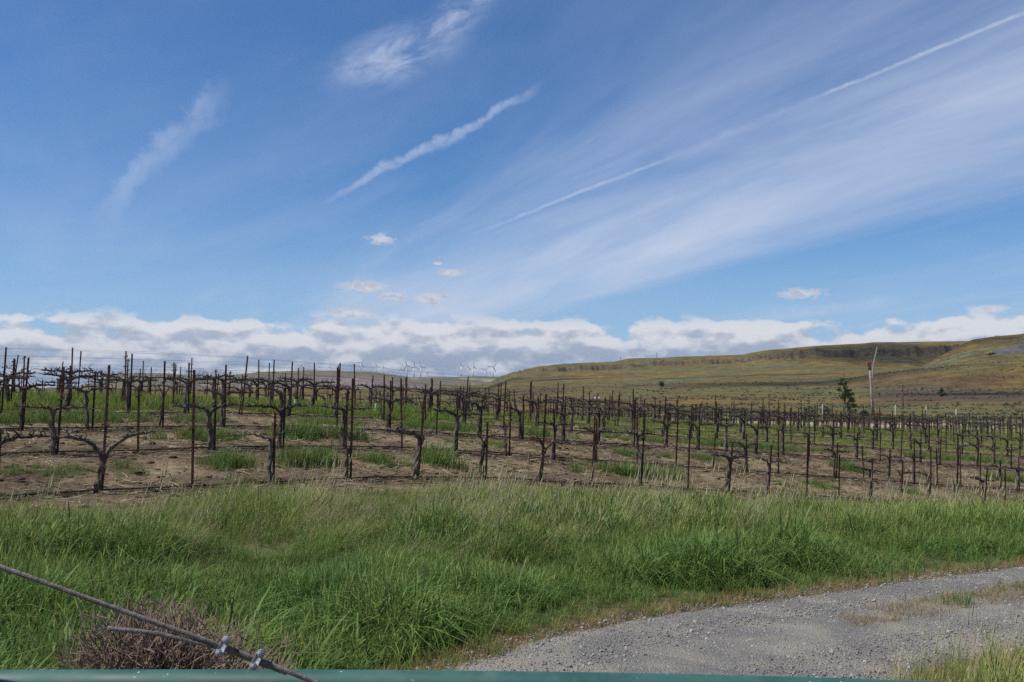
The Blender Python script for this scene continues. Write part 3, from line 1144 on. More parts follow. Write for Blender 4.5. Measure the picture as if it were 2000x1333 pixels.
def vine_grass():
    xs, ys, ks, ss = [], [], [], []

    def strip(row, ranges, dens, k, half, size):
        nm = ROW0 + ROWSP * (row - 0.5)
        for (p0, p1, hh) in ranges:
            t0, t1 = px_to_t(p0, nm), px_to_t(p1, nm)
            N = int((t1 - t0) * half * 2 * dens)
            t = rng.uniform(t0, t1, N); n = nm + rng.normal(0, half * 0.5, N) * np.where(rng.random(N) < 0.25, 1.9, 1.0)
            f = fbm(t * 1.3, n * 1.3, 131 + row, 2)
            e = np.minimum(t - t0, t1 - t) / 0.9
            m = (f > 0.36) & (rng.random(N) < np.clip(e, 0.15, 1))
            x, y = xy(t[m], n[m])
            xs.append(x); ys.append(y)
            ks.append(np.full(m.sum(), k)); ss.append(size * hh * rng.uniform(0.6, 1.2, m.sum()) * np.clip(1.25 - np.abs(n[m] - nm) / half * 0.45, 0.3, 1.2))
    strip(1, [(10, 180, .6), (205, 300, .65), (330, 385, .4), (390, 525, 1.15), (525, 680, 1.2), (690, 790, 1.0), (822, 912, 1.45), (980, 1030, .5), (1110, 1320, 1.0), (1500, 1540, .5), (1560, 1630, .7), (1700, 1730, .4), (1755, 1790, .7), (1850, 1900, .35)], 70, 5, 0.50, 1.2)
    strip(2, [(-40, 15, .8), (280, 320, .9), (325, 480, .9), (540, 725, 1.2), (870, 910, .6), (930, 1000, .6), (1190, 1260, .6), (1280, 1320, .5), (1340, 1400, .7), (1620, 1690, .9), (1920, 2060, .8)], 66, 5, 0.56, 1.2)
    strip(3, [(-60, 300, .9), (330, 480, .7), (560, 720, .6), (760, 960, .9), (1000, 1110, .8), (1180, 1300, .8), (1330, 1560, .8), (1560, 1700, .5), (1760, 1960, .9)], 48, 5, 0.7, 1.2)
    for row in range(4, 15):
        strip(row, [(-80, 900, 1.05)], 16 if row < 8 else 9, 6, 1.1, 1.0 + 0.05 * row)
        strip(row, [(900, 2080, .8)], 11 if row < 8 else 7, 6, 0.85, 1.0 + 0.03 * row)
    X, Y, K, Sz = (np.concatenate(q) for q in (xs, ys, ks, ss))
    rr_ = rng.random(len(K))
    K[(K == 6) & (rr_ < 0.40)] = 5
    K[(K == 6) & (rr_ > 0.86)] = 4
    add_grass('vineyard_grass', X, Y, K, Sz, 'patches of green grass growing between the vine rows')
    # thin dry wisps over the vineyard soil
    N = 26000
    t = rng.uniform(-16, 60, N); n = rng.uniform(16.8, ROW0 + 3.5 * ROWSP, N)
    X, Y = xy(t, n)
    m = in_view(X, Y, 0.1) & (fbm(X * 0.8, Y * 0.8, 141, 3) > 0.47)
    X, Y = X[m], Y[m]
    add_grass('dry_wisps', X, Y, np.full(len(X), 4), rng.uniform(0.3, 0.8, len(X)), 'thin dry grass wisps over the bare vineyard soil')


bank_grass()
verge_grass()
vine_grass()


def small_rock(seed, mat, flat=0.6):
    rd = random.Random(seed)
    mb = MB()
    ph = (1 + 5 ** .5) / 2
    V = [Vector(v).normalized() for v in [(-1, ph, 0), (1, ph, 0), (-1, -ph, 0), (1, -ph, 0), (0, -1, ph), (0, 1, ph), (0, -1, -ph), (0, 1, -ph), (ph, 0, -1), (ph, 0, 1), (-ph, 0, -1), (-ph, 0, 1)]]
    Fc = [(0, 11, 5), (0, 5, 1), (0, 1, 7), (0, 7, 10), (0, 10, 11), (1, 5, 9), (5, 11, 4), (11, 10, 2), (10, 7, 6), (7, 1, 8), (3, 9, 4), (3, 4, 2), (3, 2, 6), (3, 6, 8), (3, 8, 9), (4, 9, 5), (2, 4, 11), (6, 2, 10), (8, 6, 7), (9, 8, 1)]
    V = [v * rd.uniform(0.7, 1.25) for v in V]
    mb.add([(v.x, v.y, v.z * flat) for v in V], Fc)
    return mb.mesh('rock_%s_%d' % (mat, seed), mat)


def twig_mesh(seed, mat):
    rd = random.Random(seed)
    mb = MB()
    for k in range(rd.randint(2, 4)):
        p = Vector((rd.uniform(-.1, .1), rd.uniform(-.1, .1), 0.006))
        a = rd.random() * 6.28
        pts = [p]
        for i in range(3):
            a += rd.uniform(-.6, .6)
            pts.append(pts[-1] + Vector((math.cos(a), math.sin(a), rd.uniform(-.08, .18))) * rd.uniform(.06, .14))
        mb.tube(pts, [0.006, 0.005, 0.004, 0.002], 4, rnd=rd)
    return mb.mesh('twig_%s_%d' % (mat, seed), mat)


def ground_litter():
    protos = [small_rock(s, 'clod') for s in range(4)] + [twig_mesh(s, 'litter') for s in range(4)] + [twig_mesh(9 + s, 'straw') for s in range(3)] + [small_rock(20 + s, 'litter', 0.35) for s in range(3)]
    coll = proto_collection('litter_protos', protos)
    # children come sorted by object name, which is the list order here
    N = 110000
    t = rng.uniform(-16, 62, N); n = rng.uniform(16.9, ROW0 + 4.2 * ROWSP, N)
    X, Y = xy(t, n)
    k = (n - ROW0) / ROWSP
    offr = np.abs(k - np.round(k)) * ROWSP          # metres from the nearest row
    near = np.exp(-(offr / 0.30) ** 2)
    keep = in_view(X, Y, 0.08) & (rng.random(N) < 0.25 + 0.75 * near) & (rng.random(N) < np.clip(24 / np.hypot(X, Y), .2, 1))
    X, Y, near = X[keep], Y[keep], near[keep]
    M = len(X)
    u = rng.random(M)
    idx = np.where(u < 0.36, rng.integers(0, 4, M), np.where(u < 0.36 + 0.30 * (0.4 + near), rng.integers(4, 8, M), np.where(u < 0.86, rng.integers(8, 11, M), rng.integers(11, 14, M))))
    sz = np.where(idx < 4, rng.uniform(0.012, 0.045, M), np.where(idx < 11, rng.uniform(0.5, 1.4, M), rng.uniform(0.03, 0.11, M)))
    rot = np.stack([rng.normal(0, .15, M), rng.normal(0, .15, M), rng.uniform(0, 6.28, M)], -1)
    Z = zground(X, Y) + 0.004
    scatter('ground_litter', np.stack([X, Y, Z], -1), rot, np.repeat(sz[:, None], 3, 1), idx, coll, 'clods, prunings and dead leaves lying on the vineyard soil', 'litter')
    # stones of the drive
    st = proto_collection('stone_protos', [small_rock(40 + s, 'stone', 0.7) for s in range(6)])
    N = 260000
    X = rng.uniform(-3, 16, N); Y = rng.uniform(4.8, 20, N)
    rd = road_d(X, Y)
    Dm = np.hypot(X, Y)
    m = (rd < ROAD_W + 0.12) & (rd > -ROAD_W * 0.95) & in_view(X, Y, 0.08) & (rng.random(N) < np.clip(9.0 / Dm, 0.3, 1))
    X, Y = X[m], Y[m]
    M = len(X)
    sz = np.minimum(rng.lognormal(math.log(0.0055), 0.50, M), 0.022)
    rot = rng.uniform(0, 6.28, (M, 3)) * np.array([0.15, 0.15, 1])
    scatter('loose_gravel', np.stack([X, Y, zground(X, Y) + 0.032], -1), rot, np.repeat(sz[:, None], 3, 1), rng.integers(0, 6, M), st, 'loose grey stones of the gravel drive', 'gravel')


ground_litter()

# ------------------------------------------------------------------ vines and stakes
def wobble_path(rd, p0, p1, n, amp):
    p0, p1 = Vector(p0), Vector(p1)
    pts = []
    o = Vector((0, 0, 0))
    for i in range(n + 1):
        s = i / n
        if 0 < i < n:
            o = o * 0.6 + Vector((rd.gauss(0, amp), rd.gauss(0, amp), rd.gauss(0, amp)))
        else:
            o = Vector((0, 0, 0)) if i == 0 else o * 0.5
        pts.append(p0.lerp(p1, s) + o)
    return pts


def vine_meshes(seed, tr=0.055, split=0.82, lean=0.0, L=(0.75, 0.032, 0.0), Rt=(0.75, 0.032, 0.0), shaggy=1.0, twigs=0.5):
    """trunk and two arms; each arm = (length, radius, rise at its end); local x runs along the row"""
    rd = random.Random(seed)
    H = 1.0
    top = Vector((lean, rd.gauss(0, .02), split * H))
    tm = MB()
    pts = wobble_path(rd, (0, 0, -0.08), top, 9, 0.012)
    rad = [tr * (1.35 if i == 0 else 1.12 if i == 1 else 1.0 - 0.02 * i) * rd.uniform(.9, 1.12) for i in range(9)] + [tr * 1.12]
    tm.tube(pts, rad, 9, 0.16 * shaggy, rd)
    # peeling strips of bark
    for k in range(int(6 * shaggy)):
        i = rd.randint(1, 6)
        a = rd.random() * 6.28
        d = Vector((math.cos(a), math.sin(a), 0))
        q = [pts[i] + d * rad[i] * 0.95, pts[i + 1] + d * rad[i + 1] * 1.15, pts[i + 2] + d * rad[i + 2] * 1.28]
        tm.tube(q, [0.006, 0.010, 0.004], 4, 0.3, rd)
    # head of the trunk: knuckles
    for k in range(3):
        a = rd.random() * 6.28
        q = [top + Vector((0, 0, -.05)), top + Vector((math.cos(a) * tr * 1.1, math.sin(a) * tr * 0.8, rd.uniform(.0, .05)))]
        tm.tube(q, [tr * .8, tr * .5], 6, 0.2, rd)
    arms = []
    for sgn, (ln, ar, rise) in ((-1, L), (1, Rt)):
        am = MB()
        if ln > 0.02:
            n = 12
            p = []
            pw = 3.2 if split < .70 else 4.5
            for i in range(n + 1):
                s = i / n
                e = 1 - (1 - s) ** pw
                zz = top.z - 0.03 + (H - top.z + 0.03) * e + rise * s + rd.gauss(0, .011)
                p.append(Vector((top.x + sgn * ln * s ** 1.08, top.y * (1 - s) + rd.gauss(0, .012), zz)))
            ra = [ar * (1.35 - 0.75 * i / n) * rd.uniform(.85, 1.2) for i in range(n + 1)]
            am.tube(p, ra, 7, 0.18 * shaggy, rd)
            # spurs
            m = max(2, int(ln / 0.085))
            for k in range(m):
                i = min(n - 1, 2 + int((n - 2) * (k + rd.random() * .6) / m))
                b = p[i]
                ht = rd.uniform(.04, .12) if ar > .02 else rd.uniform(.03, .08)
                q = [b, b + Vector((rd.gauss(0, .018), rd.gauss(0, .022), ht * .55)), b + Vector((rd.gauss(0, .04), rd.gauss(0, .035), ht))]
                am.tube(q, [ar * .7, ar * .55, ar * .4], 5, 0.15, rd)
                if rd.random() < twigs:
                    c = q[2]
                    e2 = c + Vector((rd.gauss(0, .06), rd.gauss(0, .05), rd.uniform(.05, .16)))
                    am.tube([c, c.lerp(e2, .5) + Vector((rd.gauss(0, .012), 0, 0)), e2], [.007, .005, .003], 4, 0, rd)
            # a thin cane running on along the wire
            if rd.random() < 0.6:
                b = p[-1]
                e2 = b + Vector((sgn * rd.uniform(.15, .4), rd.gauss(0, .02), rd.uniform(-.03, .05)))
                am.tube([b, b.lerp(e2, .5) + Vector((0, 0, .015)), e2], [.010, .007, .004], 4, 0, rd)
            arms.append(am)
    ties = []
    for sg, A in ((-1, L), (1, Rt)):
        if A[0] > 0.3 and rd.random() < 0.30:
            q = rd.uniform(0.35, 0.9)
            tp = MB()
            zt = 0.985 + A[2] * q
            tp.tube([(top.x + sg * A[0] * q, 0, zt), (top.x + sg * (A[0] * q + 0.022), 0, zt)], A[1] * 1.12, 7)
            ties.append(tp)
    nm = 'vine_%d' % seed
    return (tm.mesh(nm + '_trunk', 'bark'), [a.mesh(nm + '_arm', 'bark') for a in arms], [q.mesh(nm + '_tie', 'tie_tape') for q in ties])


ZERO = (0.0, 0.0, 0.0)
VARS = [vine_meshes(100 + i, tr=random.uniform(.038, .068), split=random.choice([.72, .84, .88, .92, .95]), lean=random.uniform(-.10, .10),
                    L=(random.uniform(.68, .86), random.uniform(.022, .032), random.uniform(-.03, .03)),
                    Rt=(random.uniform(.68, .86), random.uniform(.022, .032), random.uniform(-.03, .03))) for i in range(14)]
THIN = [vine_meshes(200 + i, tr=random.uniform(.022, .035), split=random.choice([.6, .7]), lean=random.uniform(-.1, .1),
                    L=(random.uniform(.15, .45), .014, random.uniform(-.1, .1)), Rt=(random.uniform(.15, .45), .014, random.uniform(-.1, .1)), shaggy=.5) for i in range(4)]
ONEARM = [vine_meshes(300 + i, tr=random.uniform(.05, .07), split=.88, lean=random.uniform(-.08, .08),
                      L=((random.uniform(.6, .8), .035, .0) if i % 2 else ZERO), Rt=(ZERO if i % 2 else (random.uniform(.6, .8), .034, .02))) for i in range(4)]

FRONT = {  # vines of the front row: parameters and how each one looks
    0: (dict(tr=.062, split=.64, lean=.10, L=(.80, 0.030, .0), Rt=(.90, 0.031, .06), shaggy=1.3), 'stout front-row grapevine forking low into two arched arms, leftmost wholly in view'),
    2: (dict(tr=.048, split=.88, lean=.03, L=(.95, 0.016, -.04), Rt=(.55, 0.011, .02)), 'front-row grapevine with one long thin level arm, beside short stake with red bracket'),
    3: (dict(tr=.050, split=.62, lean=.02, L=(.30, 0.011, .0), Rt=(.55, 0.011, .06), shaggy=.7), 'slim front-row grapevine with two thin canes in a V'),
    4: (dict(tr=.078, split=.90, lean=.12, L=(.88, 0.038, .03), Rt=(.40, 0.013, .02), shaggy=1.5), 'thickest shaggy front-row grapevine with one heavy arm reaching left'),
    5: (dict(tr=.052, split=.80, lean=.0, L=(.28, 0.016, .0), Rt=(.36, 0.020, .05), shaggy=1.0), 'short-headed front-row grapevine with stubby twiggy arms, fifth vine from left'),
    6: (dict(tr=.058, split=.74, lean=.12, L=(.40, 0.025, .04), Rt=(.80, 0.021, -.02)), 'front-row grapevine leaning right, with a hooked left arm'),
    8: (dict(tr=.046, split=.78, lean=.02, L=(.35, 0.013, .03), Rt=(.55, 0.015, .05)), 'slender front-row grapevine with thin Y-shaped canes above green grass patch'),
    10: (dict(tr=.078, split=.94, lean=.10, L=(.80, 0.034, .0), Rt=(.75, 0.031, .0), shaggy=.8), 'thick grey T-shaped front-row grapevine with two full arms'),
    11: (dict(tr=.060, split=.90, lean=.08, L=(.60, 0.020, .03), Rt=(.80, 0.025, -.03)), 'front-row grapevine with narrow trunk and long drooping right arm'),
    14: (dict(tr=.056, split=.96, lean=.0, L=(.85, 0.028, .0), Rt=(.80, 0.026, -.06)), 'straight T-shaped front-row grapevine with loose bark at its foot'),
    15: (dict(tr=.034, split=.9, lean=.03, L=(.20, 0.018, .03), Rt=(.75, 0.021, .0)), 'thin bowed front-row grapevine bent away from its stake'),
    16: (dict(tr=.058, split=.96, lean=-.03, L=(.80, 0.028, .02), Rt=(.30, 0.023, .02)), 'front-row grapevine with a split shaggy trunk, just left of a thin young vine'),
    18: (dict(tr=.062, split=.95, lean=.06, L=(.95, 0.033, .03), Rt=(.80, 0.026, -.02)), 'front-row grapevine with a long heavy left arm, near the right edge'),
}
# front-row stakes: height in photo pixels and sideways lean in pixels
FSTAKE = {0: (248, 9), 1: (231, 0), 2: (139, 2), 3: (199, 3), 4: (172, 13), 5: (114, 3), 6: (172, 10), 7: (134, 6), 8: (141, 8), 9: (118, 5), 10: (98, 8), 11: (97, 7), 12: (123, 5), 13: (86, 3), 14: (84, 4), 15: (84, 3), 16: (112, 3), 17: (139, 5), 18: (78, 8), 19: (75, 2)}
SECOND_EMPTY = {1, 5, 11, 12, 14, 15}


def stake_mesh(seed, h):
    """rusty T-section post with studs along its flange"""
    mb = MB()
    mb.box((0, 0, h / 2 - .15), (.048, .008, h + .30))
    mb.box((0, .0175, h / 2 - .15), (.007, .028, h + .30))
    z = .12
    while z < h - .05:
        mb.box((0, -.0065, z), (.012, .006, .022))
        z += .11
    return mb.mesh('stake_%d' % seed, 'rust')


def clip_mesh():
    mb = MB()
    mb.box((0, 0.0, 0), (.13, .026, .018))
    mb.box((.055, 0.0, .018), (.016, .022, .05))
    mb.box((-.055, 0.0, -.012), (.016, .022, .04))
    return mb.mesh('wire_clip', 'rust')


CLIP = clip_mesh()
HEIGHTS = [1.18, 1.28, 1.36, 1.44, 1.52, 1.67, 1.74, 1.82]
STAKES = [stake_mesh(i, h) for i, h in enumerate(HEIGHTS)]
ORD = ['first', 'second', 'third', 'fourth', 'fifth', 'sixth', 'seventh', 'eighth', 'ninth', 'tenth', 'eleventh', 'twelfth', 'thirteenth', 'fourteenth', 'fifteenth', 'sixteenth', 'seventeenth', 'eighteenth', 'nineteenth', 'twentieth']


def ordinal(i):
    if i < 20: return ORD[i]
    tens = ['', '', 'twenty', 'thirty', 'forty', 'fifty', 'sixty', 'seventy', 'eighty']
    k = i + 1
    if k % 10 == 0: return tens[k // 10][:-1] + 'ieth'
    return tens[k // 10] + '-' + ORD[k % 10 - 1]


ROWNAME = ['front', 'second', 'third', 'fourth', 'fifth', 'sixth', 'seventh', 'eighth', 'ninth', 'tenth', 'eleventh', 'twelfth', 'thirteenth', 'fourteenth', 'fifteenth']
NROWS = 15
# start of each row: the t of a vine near the left edge, measured in the photo for the first rows
T_START = {0: px_to_t(190, ROW0), 1: px_to_t(108, ROW0 + ROWSP), 2: px_to_t(40, ROW0 + 2 * ROWSP), 3: px_to_t(131, ROW0 + 3 * ROWSP)}
FIT_N = {0: 20, 1: 17}
slots = []
for row in range(NROWS):
    n = ROW0 + ROWSP * row
    ts = T_START.get(row, px_to_t(20, n) + random.uniform(0, VSP))
    tl, tr_ = px_to_t(-60, n), px_to_t(2060, n)
    i0 = math.ceil((tl - ts) / VSP)
    i = i0
    while ts + i * VSP < tr_ and ts + i * VSP < 118 + 2 * row:
        t = ts + i * VSP
        X, Y = xy(t + random.gauss(0, .03), n + random.gauss(0, .03))
        slots.append(dict(row=row, i=i, t=t, n=n, X=X, Y=Y, D=math.hypot(X, Y), vis=abs(X / Y) < 0.5145))
        i += 1


for s in slots:
    s['edge'] = ''
for row in range(8):
    out_l = [s for s in slots if s['row'] == row and -0.56 < s['X'] / s['Y'] <= -0.5145]
    out_r = [s for s in slots if s['row'] == row and 0.5145 <= s['X'] / s['Y'] < 0.56]
    if out_l: max(out_l, key=lambda q: q['t'])['edge'] = 'left'
    if out_r: min(out_r, key=lambda q: q['t'])['edge'] = 'right'


def row_slope(t, n):
    a = xy(t - .8, n); b = xy(t + .8, n)
    return math.atan2(gz(*b) - gz(*a), 1.6)


ROWANG = math.atan2(TD[1], TD[0])
vines, stakes = [], []
for s in slots:
    rd = random.Random(s['row'] * 1000 + s['i'] + 5)
    s['z'] = gz(s['X'], s['Y'])
    empty = False
    var = None
    if s['row'] == 0:
        if s['i'] in FRONT: var = ('front', s['i'])
        elif 0 <= s['i'] < 20: empty = s['i'] != 17; var = ('thin', 1) if s['i'] == 17 else None
        else: var = ('var', rd.randrange(len(VARS)))
    elif s['row'] == 1 and 0 <= s['i'] < 17:
        empty = s['i'] in SECOND_EMPTY
        var = ('thin', 2) if s['i'] == 7 else ('var', rd.randrange(len(VARS)))
    else:
        q = rd.random()
        empty = q < 0.20
        var = ('thin', rd.randrange(4)) if q < 0.27 else ('one', rd.randrange(4)) if q < 0.36 else ('var', rd.randrange(len(VARS)))
    if not empty and var:
        vines.append((s, var))
    stakes.append(s)

vines.sort(key=lambda a: (not (a[0]['vis'] or a[0]['edge']), a[0]['D']))
stakes.sort(key=lambda a: (not (a['vis'] or a['edge']), a['D']))
MAXN = 300
vis_v = [v for v in vines if v[0]['vis']]
counts = {}
for s, var in sorted(vis_v, key=lambda a: (a[0]['row'], a[0]['i'])):
    s['vord'] = counts.get(s['row'], 0); counts[s['row']] = s['vord'] + 1
counts = {}
for s in sorted([q for q in stakes if q['vis']], key=lambda a: (a['row'], a['i'])):
    s['sord'] = counts.get(s['row'], 0); counts[s['row']] = s['sord'] + 1


def var_meshes(var):
    k, i = var
    return dict(var=VARS, thin=THIN, one=ONEARM).get(k, {}).__getitem__(i) if k != 'front' else FRONT_MESH[i]


FRONT_MESH = {i: vine_meshes(500 + i, **p[0]) for i, p in FRONT.items()}
rest_v, rest_s = [], []
nv = 0
for s, var in vines:
    if nv >= MAXN or not (s['vis'] or s['edge']):
        rest_v.append((s, var)); continue
    nv += 1
    tm, arms, tie = var_meshes(var)
    e = bpy.data.objects.new('grapevine', None)
    e.empty_display_size = 0.2
    col.objects.link(e)
    e.location = (s['X'], s['Y'], s['z'])
    rd = random.Random(s['row'] * 77 + s['i'])
    flip = math.pi if (var[0] != 'front' and rd.random() < .5) else 0
    sl = row_slope(s['t'], s['n'])
    e.rotation_euler = (0, -sl if not flip else sl, ROWANG + flip)
    k = 1.0 if var[0] == 'front' else rd.uniform(.93, 1.08)
    e.scale = (1, 1, k)
    link('trunk', tm, e)
    for a in arms: link('arm', a, e)
    for q in tie: link('tie', q, e)
    if var[0] == 'front':
        lab = FRONT[var[1]][1]
    else:
        look = {'thin': 'thin young grapevine', 'one': 'one-armed bare grapevine', 'var': 'gnarled bare two-armed grapevine'}[var[0]]
        lab = '%s in the %s row, %s vine from the left of that row' % (look, ROWNAME[s['row']], ordinal(s['vord'])) if s['vis'] else '%s in the %s row, cut off by the %s edge' % (look, ROWNAME[s['row']], s['edge'])
    tag(e, lab, 'grapevine', 'bare grapevines in the trellised rows')

ns = 0
for s in stakes:
    if ns >= MAXN or not (s['vis'] or s['edge']):
        rest_s.append(s); continue
    ns += 1
    rd = random.Random(s['row'] * 99 + s['i'] + 3)
    if s['row'] == 0 and s['i'] in FSTAKE:
        hp, lp = FSTAKE[s['i']]
        h = hp / F * s['Y'] * 1.0
        lean = lp / hp
        me = stake_mesh(900 + s['i'], h)
        e = bpy.data.objects.new('vine_stake', me)
        e.rotation_euler = (0, lean, 0)
    else:
        tall = rd.random() < (0.42 if s['t'] < 14 else 0.24)
        hi = rd.choice([5, 6, 7]) if tall else rd.choice([0, 1, 2, 3, 4])
        h = HEIGHTS[hi]
        e = bpy.data.objects.new('vine_stake', STAKES[hi])
        e.rotation_euler = (rd.gauss(0, .02), rd.gauss(.02, .025), 0)
    s['h'] = h
    col.objects.link(e)
    ox, oy = xy(.07, -.05)
    e.location = (s['X'] + ox, s['Y'] + oy, gz(s['X'] + ox, s['Y'] + oy))
    size = 'tall' if h > 1.65 else 'medium-height' if h > 1.38 else 'short'
    if not s['vis']:
        lab = '%s rusty steel stake in the %s vine row, at the very %s edge' % (size, ROWNAME[s['row']], s['edge'])
    elif s['row'] == 0:
        extra = ' with red bracket' if s['i'] == 2 else ''
        lab = '%s rusty stake%s in the front vine row, %s from the left' % (size, extra, ordinal(s['sord']))
    else:
        lab = '%s rusty steel stake in the %s vine row, %s stake from the left' % (size, ROWNAME[s['row']], ordinal(s['sord']))
    tag(e, lab, 'stake', 'rusty stakes along the vine rows')
    for q in range(rd.choice([0, 1, 1, 2]) if s['row'] or s['i'] != 2 else 1):
        c = link('wire_clip', CLIP, e, (0, -.012, min(h - .08, rd.uniform(1.05, 1.3) + .3 * q) if h > 1.15 else h * .8), (rd.gauss(0, .1), rd.gauss(0, .2), 0))

# the vines and stakes beyond the nearest three hundred
def rest_of_rows():
    def joined(var):
        tm, arms, tie = var_meshes(var)
        v, f = [], []
        for me in [tm] + arms:
            o = len(v)
            v += [tuple(p.co) for p in me.vertices]
            f += [tuple(i + o for i in p.vertices) for p in me.polygons]
        mb = MB(); mb.v = v; mb.f = f
        return mb
    protos = [joined(('var', i)).mesh('far_vine_%d' % i, 'bark') for i in range(len(VARS))]
    coll = proto_collection('far_vine_protos', protos)
    P = np.array([(s['X'], s['Y'], s['z']) for s, v in rest_v])
    rot = np.array([(0, -row_slope(s['t'], s['n']), ROWANG) for s, v in rest_v])
    scatter('distant_vines', P, rot, np.repeat(rng.uniform(.92, 1.08, (len(P), 1)), 3, 1), rng.integers(0, len(protos), len(P)), coll, 'massed bare grapevines of the rearmost rows', 'grapevines')
    coll = proto_collection('far_stake_protos', STAKES)
    P = np.array([(s['X'], s['Y'], s['z']) for s in rest_s])
    idx = np.where(rng.random(len(P)) < 0.3, rng.integers(5, 8, len(P)), rng.integers(0, 5, len(P)))
    scatter('distant_stakes', P, rng.normal(0, .02, (len(P), 3)), np.ones((len(P), 3)), idx, coll, 'massed rusty stakes of the rearmost vine rows', 'stakes')


rest_of_rows()


def wires():
    for row in range(11):
        n = ROW0 + ROWSP * row
        t0, t1 = px_to_t(-260, n), min(px_to_t(2150, n), 122)
        m = int((t1 - t0) / VSP * 3)
        ts = np.linspace(t0, t1, m)
        X, Y = xy(ts, np.full(m, n))
        Z = zground(X, Y)
        hts = [(0.055, .0135, 'hose', 'drip_hose'), (0.97, .0022, 'wire', 'trellis_wire')]
        if row >= 1:
            hts += [(1.28, .0014, 'wire', 'trellis_wire'), (1.52, .0014, 'wire', 'trellis_wire'), (1.76, .0014, 'wire', 'trellis_wire')]
        if row > 5: hts = hts[:1] + hts[1:3]
        for q, (h, r, mat, nm) in enumerate(hts):
            sag = 0.02 * np.sin(ts / VSP * math.pi) ** 2 if q else 0.035 * (fbm(ts * 0.8, ts * 0 + row, 151, 3) - .5)
            off = 0.05 * (fbm(ts * 0.7, ts * 0 + row, 157, 2) - .5) if q == 0 else 0
            x2, y2 = X + ND[0] * (off - .03), Y + ND[1] * (off - .03)
            k = 1 + 0.35 * row / 4 if q else 1
            mb = MB()
            mb.tube(np.stack([x2, y2, Z + h - sag], -1).tolist(), r * k, 5 if q == 0 else 4)
            o = link(nm, mb.mesh(nm, mat, True))
            if q == 0:
                tag(o, 'black drip irrigation hose along the foot of the %s vine row' % ROWNAME[row], 'hose', 'drip hoses along the vine rows')
            else:
                lv = ['', 'lowest', 'second', 'third', 'topmost'][q]
                tag(o, '%s trellis wire strung along the %s vine row' % (lv, ROWNAME[row]), 'wire', 'trellis wires')


wires()

# grow tubes round two young vines
for i, (px, n, lab) in enumerate(((578, ROW0 + 4 * ROWSP - .3, 'pale green grow tube standing in the bright grass at left'), (735, ROW0 + 4 * ROWSP, 'pale green grow tube beside the mounded soil, right of the other'))):
    t = px_to_t(px, n)
    x, y = xy(t, n)
    mb = MB()
    mb.tube([(0, 0, -.03), (0, 0, .2), (.005, 0, .40)], [.055, .052, .050], 10, 0.04, cap=False)
    mb.tube([(0, 0, -.03), (0, 0, .2), (.005, 0, .398)], [.049, .046, .044], 10, 0.04, cap=False)
    tag(link('grow_tube', mb.mesh('grow_tube', 'grow_tube'), None, (x, y, gz(x, y))), lab, 'grow tube', 'grow tubes among the vines')


# ------------------------------------------------------------------ things beyond the vines
def at(px, dist):
    x = (px - 1000) / F * dist
    return x, dist, gz(x, dist)


def zof(py, dist):
    return CAMZ + (HOR - py) / F * dist


def wind_machine():
    x, y, z = at(1703, 172)
    H = zof(712, 172) - z
    e = link('wind_machine', None, None, (x, y, z))
    tag(e, 'tall frost-protection fan with rusty white tower and white propeller behind the vines', 'wind machine')
    mb = MB()
    mb.tube([(0, 0, -.3), (-.10, 0, H * .33), (-.25, 0, H * .66), (-.42, 0, H)], [.30, .26, .22, .19], 14)
    link('tower', mb.mesh('fan_tower', 'tower_paint', True), e)
    mb = MB()
    mb.tube([(-.42, 0, H - .9), (-.42, 0, H)], [.24, .24], 12)
    link('collar', mb.mesh('fan_collar', 'pole_wood', True), e)
    mb = MB()
    mb.box((-.55, 0, H + .22), (.75, .5, .44))
    mb.tube([(-.2, -.0, H + .22), (.30, -.55, H + .22)], [.10, .08], 8)
    link('gearbox', mb.mesh('fan_gearbox', 'red_housing'), e)
    hub = Vector((.12, -.6, H + .30))
    for sg in (1, -1):
        mb = MB()
        d = Vector((.24, 0, 1.0)).normalized() * sg
        if sg < 0:
            d = Vector((-.13, 0, -1.0)).normalized()
        L = 2.7
        pts = [hub + d * (L * q) for q in (0, .12, .5, 1.0)]
        vs, fs = [], []
        for p, w in zip(pts, (.08, .16, .15, .08)):
            for a, b in ((-w, -.02), (w, -.06), (w, .02), (-w, .06)):
                vs.append(p + Vector((a * .75, b + a * .5, 0)))
        for i in range(3):
            for k in range(4):
                fs.append((i * 4 + k, i * 4 + (k + 1) % 4, i * 4 + 4 + (k + 1) % 4, i * 4 + 4 + k))
        fs += [(3, 2, 1, 0), (12, 13, 14, 15)]
        mb.add(vs, fs)
        link('propeller_blade', mb.mesh('fan_blade', 'blade_white'), e)
    mb = MB()
    mb.box((1.0, -.1, .55), (1.1, .7, .9))
    mb.box((1.0, -.1, 1.05), (.8, .5, .14))
    link('engine', mb.mesh('fan_engine', 'red_housing'), e)


wind_machine()


def leaf_cloud(mb, rd, c, rad, n, size):
    for i in range(n):
        while True:
            p = Vector((rd.uniform(-1, 1), rd.uniform(-1, 1), rd.uniform(-1, 1)))
            if p.length < 1: break
        q = Vector(c) + Vector((p.x * rad[0], p.y * rad[1], p.z * rad[2]))
        a = Vector((rd.gauss(0, 1), rd.gauss(0, 1), rd.gauss(0, .6))).normalized()
        b = a.cross(Vector((rd.gauss(0, 1), rd.gauss(0, 1), rd.gauss(0, 1)))).normalized()
        s = size * rd.uniform(.5, 1.3)
        mb.add([q - a * s, q + b * s * .55, q + a * s, q - b * s * .55], [(0, 1, 2, 3)])


